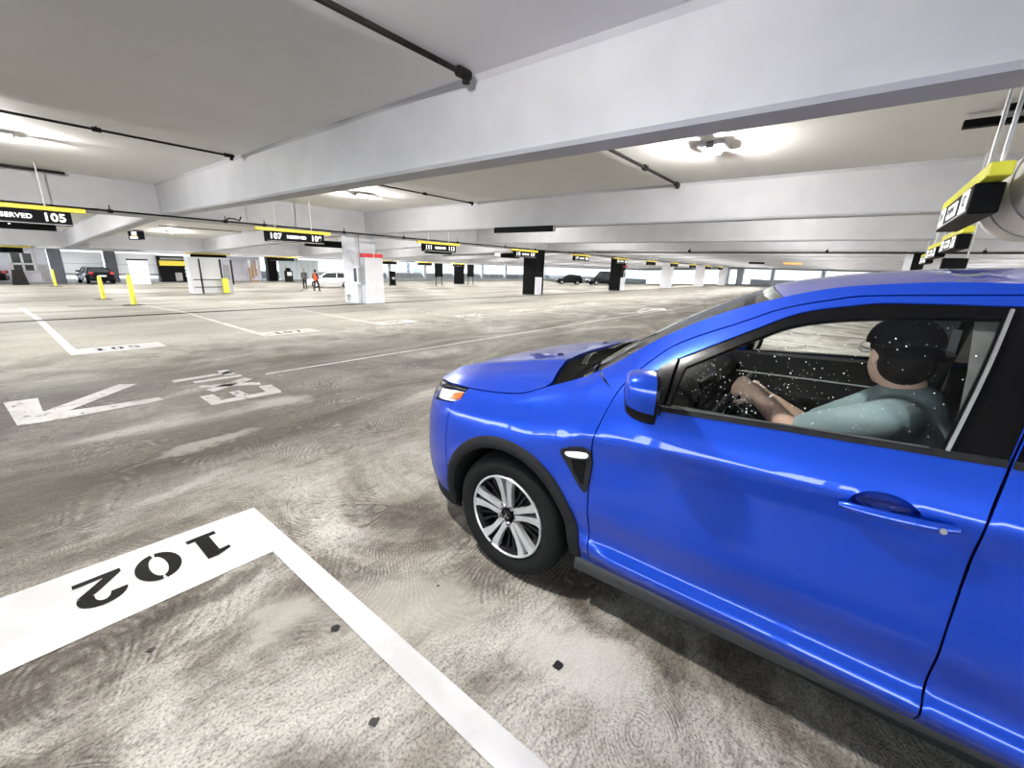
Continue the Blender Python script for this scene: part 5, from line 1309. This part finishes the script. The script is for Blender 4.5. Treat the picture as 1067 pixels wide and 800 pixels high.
# ================================================================== FAR BACKGROUND
ZB = zoff(60)
def vehicle(name, loc, rz, mat, label, L=4.6, W=1.82, H=1.72, kind='suv', group=None):
    """a parked car seen small: lofted body, glazed cabin, four wheels, lamps"""
    r = empty(name, loc, rz, label, 'car', group); h0 = .28
    bon = .98 if kind == 'suv' else .86; belt = 1.02 if kind == 'suv' else .92
    prof = [(-.50, .45, .80), (-.49, belt+.02, .86), (-.30, belt+.05, 1), (.12, belt, 1), (.22, bon, 1), (.42, bon-.08, .95), (.49, bon-.22, .82), (.50, .50, .78)]
    m = MB(); Pp = []
    for u, z, w_ in prof:
        y = u*L; row = []
        for k in (-1, 1):
            pts = [(W/2*w_*.96, h0), (W/2*w_, .55), (W/2*w_*.985, z-.10), (W/2*w_*.88, z)]
            row += [Vector((k*x, y, min(zz, z))) for x, zz in (pts if k < 0 else pts[::-1])]
        Pp.append(row+[row[0]])
    m.grid(Pp); m.add(Pp[0][:-1], [tuple(range(8))]); m.add(Pp[-1][:-1], [tuple(range(7, -1, -1))]); m.build('body', mat, r, 40)
    rear = -.46 if kind == 'suv' else -.36
    cab = [(rear, belt-.02, .86), (rear+.06, H-.06, .70), (-.12, H, .72), (.06, H-.04, .70), (.24, belt-.02, .84)]
    m = MB(); Pp = []
    for u, z, w_ in cab: Pp.append([Vector((-W/2*.90, u*L, belt-.03)), Vector((-W/2*w_, u*L, z)), Vector((W/2*w_, u*L, z)), Vector((W/2*.90, u*L, belt-.03))])
    m.grid(Pp); m.build('cabin_glass', M['glassdark'], r, 30)
    m = MB(); Pp = []
    for u, z, w_ in cab[1:-1]: Pp.append([Vector((-W/2*w_*1.02, u*L, z-.05)), Vector((-W/2*w_, u*L, z+.02)), Vector((W/2*w_, u*L, z+.02)), Vector((W/2*w_*1.02, u*L, z-.05))])
    m.grid(Pp); m.build('roof', mat, r, 30)
    for k in (-1, 1):
        m = MB()
        for u0, u1 in ((rear, rear+.06), (-.14, -.12), (.05, .24)):
            a = [c for c in cab]; 
            z0 = belt-.03; 
        for (ua, za, wa), (ub, zb2, wb) in ((cab[0], cab[1]), (cab[3], cab[4])): m.cyl((k*W/2*wa*1.01, ua*L, za), (k*W/2*wb*1.01, ub*L, zb2), .04, n=6)
        m.cyl((k*W/2*.895, -.12*L, belt), (k*W/2*.725, -.13*L, H-.03), .04, n=6); m.build('roof_pillar', mat, r)
        for u in (-.30, .30):
            wv = empty('wheel', (k*(W/2-.10), u*L, .34)); wv.parent = r
            wv.name = 'wheel'
            m = MB(); m.lathe([(.0, -.10), (.22, -.11), (.235, -.12), (.30, -.12), (.335, -.09), (.34, 0), (.335, .09), (.30, .12), (0, .12)], 24, 'x'); m.build('tyre', M['rubber'], wv, 40)
            m = MB(); m.lathe([(0, k*.125), (.19, k*.127), (.21, k*.118)], 20, 'x'); m.build('rim', M['alloy'] if kind != 'suv' else M['grey'], wv, 40)
        MB().box(k*W/2*.60, k*W/2*.86, -.502*L, -.47*L, .80, .98, .01).build('tail_lamp', M['tail'], r)
        MB().box(k*W/2*.50, k*W/2*.80, .47*L, .495*L, .66, .76, .01).build('headlamp', M['sign_white'], r)
        MB().box(k*(W/2*.9), k*(W/2*.9+.20), .16*L, .19*L, belt, belt+.14, .02).build('door_mirror', mat, r)
    MB().box(-.26, .26, -.507*L, -.495*L, .62, .74, .004).build('number_plate', M['white'], r)
    return r
M['carwhite'] = pbr('white_car_paint', (.72, .73, .75), .25, coat=.8)
M['carblack'] = pbr('black_car_paint', (.003, .003, .0035), .3, coat=.15, spec=.1)
vehicle('car', (21.6, 39.8, zoff(39.8)), math.radians(65), M['carwhite'], 'white sedan parked behind the walkers, left of the white column', 4.5, 1.78, 1.44, 'sedan')
vehicle('car', (62.2, 37.6, zoff(37.6)), math.radians(40), M['carblack'], 'smaller black crossover between the two black columns', 4.3, 1.8, 1.62)
vehicle('car', (61.9, 31.2, zoff(31.2)), math.radians(52), M['carblack'], 'larger black van-like SUV beside the farther black column', 5.3, 2.0, 2.1)
vehicle('car', (6.6, 51.0, ZB), math.radians(4), M['carblack'], 'black car parked before the white panels at far left', 4.3, 1.76, 1.35, 'sedan')
vehicle('car', (-.4, 51.2, ZB), math.radians(80), M['carblack'], 'black car cut by the left edge of the photo', 4.3, 1.76, 1.3, 'sedan')

# ---- far-left lobby wall with its window, dark columns, bright panels
WY = 53.0
m = MB(); m.box(-16, 4.2, WY, WY+.25, ZB, 1.95); wl = m.build('wall_far_left', M['wallwhite'], kind='structure')
wn = empty('window_1', (2.77, WY-.06, 0)); tag(wn, 'four-pane dark window in the lilac-white wall at far left', None, None, 'structure')
m = MB(); m.box(-.64, .64, -.02, .10, .0, 1.56); m.build('window_pane', M['glassdark'], wn)
m = MB(); [m.box(x-.07, x+.07, -.07, .02, 0, 1.56) for x in (-.62, 0, .62)]; [m.box(-.65, .65, -.07, .02, z-.07, z+.07) for z in (.03, .62, 1.52)]; m.build('window_frame', M['white'], wn)
m = MB(); m.box(.85, 1.30, -.04, .0, -.75, .60); d1 = m.build('door_1', M['grey'], wn)
for k, (x, y, lab) in enumerate(((4.35, 50.0, 'dark slate column right of the four-pane window'), (7.88, 51.8, 'dark slate column right of the black car at far left'))):
    c = column(x-.30, y, .72, .6, ZB, 1.85, M['slate'] if 'slate' in M else M['black']); c['label'] = lab
M['backlit'] = pbr('pale_panel', (.80, .84, .90), .5)  # pale colour stands in for daylight seen through openings
for k, (x0, x1, lab) in enumerate(((4.65, 7.6, 'wide pale blue-white panel standing in for a daylit opening behind the black car'), (8.1, 11.5, 'pale blue-white panel standing in for a daylit opening right of the second slate column'))):
    r = empty('daylight_panel', ((x0+x1)/2, WY+.2, ZB), 0, lab, 'panel'); w2 = (x1-x0)/2
    MB().box(-w2, w2, -.06, .06, .75, 2.55, .02).build('panel_face', M['backlit'], r); MB().box(-w2, w2, -.08, .08, .55, .75, .01).build('panel_sill', M['grey'], r); MB().box(-w2, w2, -.075, -.06, 1.55, 1.58).build('seam', M['grey'], r)
r = empty('waste_bin', (2.2, 49.2, ZB), 0, 'dark tapered bin in front of the lobby window', 'bin'); m = MB(); m.prism([(-.40, -.3), (.40, -.3), (.40, .3), (-.40, .3)], 0, .05); m.grid([[Vector((sx*w_, sy*w_*.75, z)) for sx, sy in ((-1, -1), (1, -1), (1, 1), (-1, 1), (-1, -1))] for w_, z in ((.42, .05), (.28, 1.05))]); m.box(-.30, .30, -.22, .22, 1.05, 1.10); m.build('bin_body', M['iron'], r)
# dark booth with yellow fascia
r = empty('booth', (12.75, 53.0, ZB), 0, 'black booth with a yellow fascia left of the pay cabin', 'booth')
MB().box(-1.35, 1.35, -.5, .5, 0, 2.45, .02).build('booth_body', M['black'], r); MB().box(-1.30, 1.35, -.56, -.5, 1.55, 2.0, .01).build('fascia', M['yellow'], r); MB().box(-1.2, 1.25, -.55, -.5, 2.1, 2.3, .01).build('upper_band', M['grey'], r)
MB().box(-.2, .35, -.56, -.5, .1, .9, .02).build('machine_front', M['grey'], r)
for z in (.6, .95, 1.3): MB().cyl((.75, -.5, z), (.75, -.55, z), .13, n=14).build('round_window', M['satin'], r, 40)
# white booth wall next to it
r = empty('partition', (9.2, 48.5, ZB), 0, 'plain white partition left of the black booth', 'partition'); MB().box(-.75, .55, -.1, .1, 0, 2.0, .02).build('panel', M['white'], r); MB().box(-.80, .60, -.12, .12, 2.0, 2.12, .01).build('cap_rail', M['iron'], r)
# pay cabin
r = empty('pay_cabin', (10.35, 35.2, zoff(35.2)), 0, 'white pay cabin with thin dark frames under a yellow bar', 'pay cabin'); r.scale = (1.4, 1, 1)
MB().box(-.85, -.45, -.25, .55, 0, 2.35, .02).build('side_wall', M['white'], r); MB().box(-.38, .42, -.20, -.12, .04, 2.32, .01).build('front_panel', M['white'], r); MB().box(.50, .95, -.15, .6, 0, 2.35, .02).build('side_wall', M['wallwhite'], r)
MB().box(.58, .86, -.17, -.15, .9, 1.95, .006).build('window', M['grey'], r)
for x in (-.42, .46): MB().box(x-.03, x+.03, -.28, -.22, 0, 2.32, .006).build('frame_post', M['iron'], r)
MB().box(-.85, .95, -.3, .6, 2.32, 2.42, .01).build('roof_board', M['white'], r); MB().box(.92, .98, -.28, -.2, .6, 2.3, .006).build('frame_post', M['iron'], r)
for z in (.45, .95): MB().box(-.75, .50, -.34, -.30, z-.02, z+.02, .004).build('rail', M['iron'], r)
# white wall slabs with the brown stand between, dark column, glazed entrance
m = MB(); m.box(14.6, 21.0, 54.0, 54.25, ZB, 1.8); m.build('wall_far_middle', M['wallwhite'], kind='structure')
r = empty('wooden_stand', (19.55, 52.2, ZB), 0, 'tall brown wooden stand before the pale wall, left of the black column', 'stand')
for k, (x, h_) in enumerate(((-.36, 2.3), (-.05, 1.8), (.28, 2.2))): MB().box(x-.10, x+.10, -.08+.05*k, .08+.05*k, .1+.25*k, h_, .02).build('plank', M['brown'], r)
MB().box(-.42, .42, -.12, .12, .0, .16, .02).build('foot', M['brown'], r); MB().box(-.5, -.28, -.1, .1, 1.5, 2.32, .02).build('white_leaf', M['white'], r); MB().box(.30, .46, -.1, .1, 1.4, 2.25, .02).build('white_leaf', M['white'], r)
c = column(21.5, 53.2, 1.0, .8, ZB, 1.9, M['black']); c['label'] = 'black painted column left of the glazed entrance'
r = empty('glazed_entrance', (26.4, 56.0, ZB), 0, 'pale blue glazed entrance behind the walkers', 'entrance')
for k in range(7): MB().box(-2.45+.70*k, -1.80+.70*k, -.02, .02, .08, 2.3).build('pane', M['paleglass'], r)
for k in range(8): MB().box(-2.50+.70*k, -2.44+.70*k, -.05, .05, 0, 2.4).build('mullion', M['white'], r)
MB().box(-2.55, 2.5, -.06, .06, 2.3, 2.46).build('head_rail', M['white'], r)
r = empty('pay_machine', (22.95, 51.5, ZB), 0, 'dark pay machine beside the glazed entrance', 'machine'); MB().box(-.38, .38, -.25, .25, 0, 1.25, .03).build('machine_body', M['iron'], r); MB().box(-.22, .22, -.2, .2, 1.25, 1.55, .04).build('machine_head', M['black'], r); MB().box(-.25, .25, -.27, -.25, .7, 1.1, .01).build('screen', M['paleglass'], r)
# kiosk and boards right of the white column
r = empty('kiosk', (30.0, 41.5, zoff(41.5)), 0, 'slim black kiosk standing right of the red-banded column', 'kiosk'); MB().box(-.30, .30, -.2, .2, 0, 1.62, .04).build('kiosk_body', M['black'], r); MB().box(-.36, .36, -.26, .26, 0, .12, .02).build('plinth', M['iron'], r); MB().box(-.2, .2, -.212, -.2, .7, .95, .006).build('slot_panel', M['grey'], r)
r = empty('wall_screen', (30.9, 46.0, 0), 0, 'dark stacked display boards hanging behind the slim kiosk', 'display'); MB().box(-.9, .35, -.06, .06, .12, .78, .02).build('lower_screen', M['black'], r); MB().box(-.9, .35, -.06, .06, .92, 1.32, .02).build('upper_screen', M['black'], r)
for d in (-.7, .2): MB().cyl((d, 0, 1.3), (d, 0, 2.4), .02, n=8).build('hanger_rod', M['grey'], r)
for k, (x, y, lab) in enumerate(((35.3, 39.6, 'black board on two thin legs, left one right of the kiosk'), (41.6, 40.4, 'black board on two thin legs just right of the slim black column'))):
    r = empty('standing_board', (x, y, zoff(y)), 0, lab, 'standing board', 'standing boards')
    MB().box(-.62, .62, -.05, .05, 1.05, 2.62, .02).build('board', M['black'], r)
    for d in (-.45, .45): MB().cyl((d, 0, 0), (d, 0, 1.1), .045, n=10).build('leg', M['iron'], r, 40)
c = column(41.5, 42.8, 1.35, .7, zoff(43), 2.0, M['black']); c['label'] = 'slim black column between the two standing boards'
# ---- edge of the deck: parapets, posts
def parapet(x0, x1, y0, y1, zb, name):
    m = MB(); m.box(x0, x1, y0, y1, zb-.1, zb+.95, .03); return m.build(name, M['beam'], kind='structure')
parapet(X0, X0+.25, Y0, 15.9, 0, 'parapet')
for k in range(6): column(X0+.3, -20+6.5*k, .5, .5, 0, HB, M['column'])
parapet(22.8, X1, 61.6, 61.9, ZB, 'parapet')
parapet(X1-.3, X1, Y0, 15.9, 0, 'parapet'); parapet(X1-.3, X1, 36, 61.6, ZB, 'parapet')
for k in range(9): column(28+7.6*k, 60.9, .6, .6, ZB, 1.9, M['column'])
for k in range(6): column(X1-.9, -18+7.5*k, .6, .6, 0 if -18+7.5*k < 16 else zoff(-18+7.5*k), HB, M['column'])
for k in range(7):
    x = 30+9.0*k; r = empty('fence_rail', (x, 61.3, ZB), 0, 'low grey railing section along the far open edge', 'railing', 'far railings')
    for z in (.45, 1.15): MB().box(-3.8, 3.8, -.03, .03, z-.04, z+.04).build('rail', M['grey'], r)
    for d in (-3.7, 0, 3.7): MB().box(d-.04, d+.04, -.04, .04, 0, 1.2).build('post', M['grey'], r)
# ---- outside: ground far below, a few distant buildings and a tree line
M['ground'] = noisy('far_ground', (.60, .60, .58), (.70, .70, .68), .02, .9)
m = MB(); m.add([(-400, -600, -7), (900, -600, -7), (900, 900, -7), (-400, 900, -7)], [(0, 1, 2, 3)]); m.build('ground', M['ground'], kind='structure')
M['facade'] = noisy('far_facade', (.55, .60, .66), (.62, .67, .72), .05, .8); M['fardark'] = noisy('far_dark', (.16, .18, .20), (.22, .24, .26), .05, .8)
for k, (x, y, w_, h_, lab) in enumerate(((150, 184, 2.2, 13.2, 'slim dark tower beyond the far edge left of the black column'), (141, 186, 7, 9.0, 'low dark building beyond the far edge with a stepped roof'), (260, 120, 30, 9.5, 'long low pale building beyond the deck between the dark columns'), (330, 60, 46, 9.3, 'low pale terminal far beyond the right-hand opening'))):
    r = empty('distant_building', (x, y, -7), math.radians(40), lab, 'building')
    MB().box(-w_/2, w_/2, -3, 3, 0, h_, .05).build('building_block', M['fardark'] if k < 2 else M['facade'], r)
    MB().box(-w_/2*.7, w_/2*.6, -2.4, 2.4, h_, h_+.8, .05).build('roof_unit', M['fardark'], r); MB().box(-w_/2*.92, w_/2*.92, -3.06, -3.0, h_*.72, h_*.86).build('window_band', M['glassdark'], r)
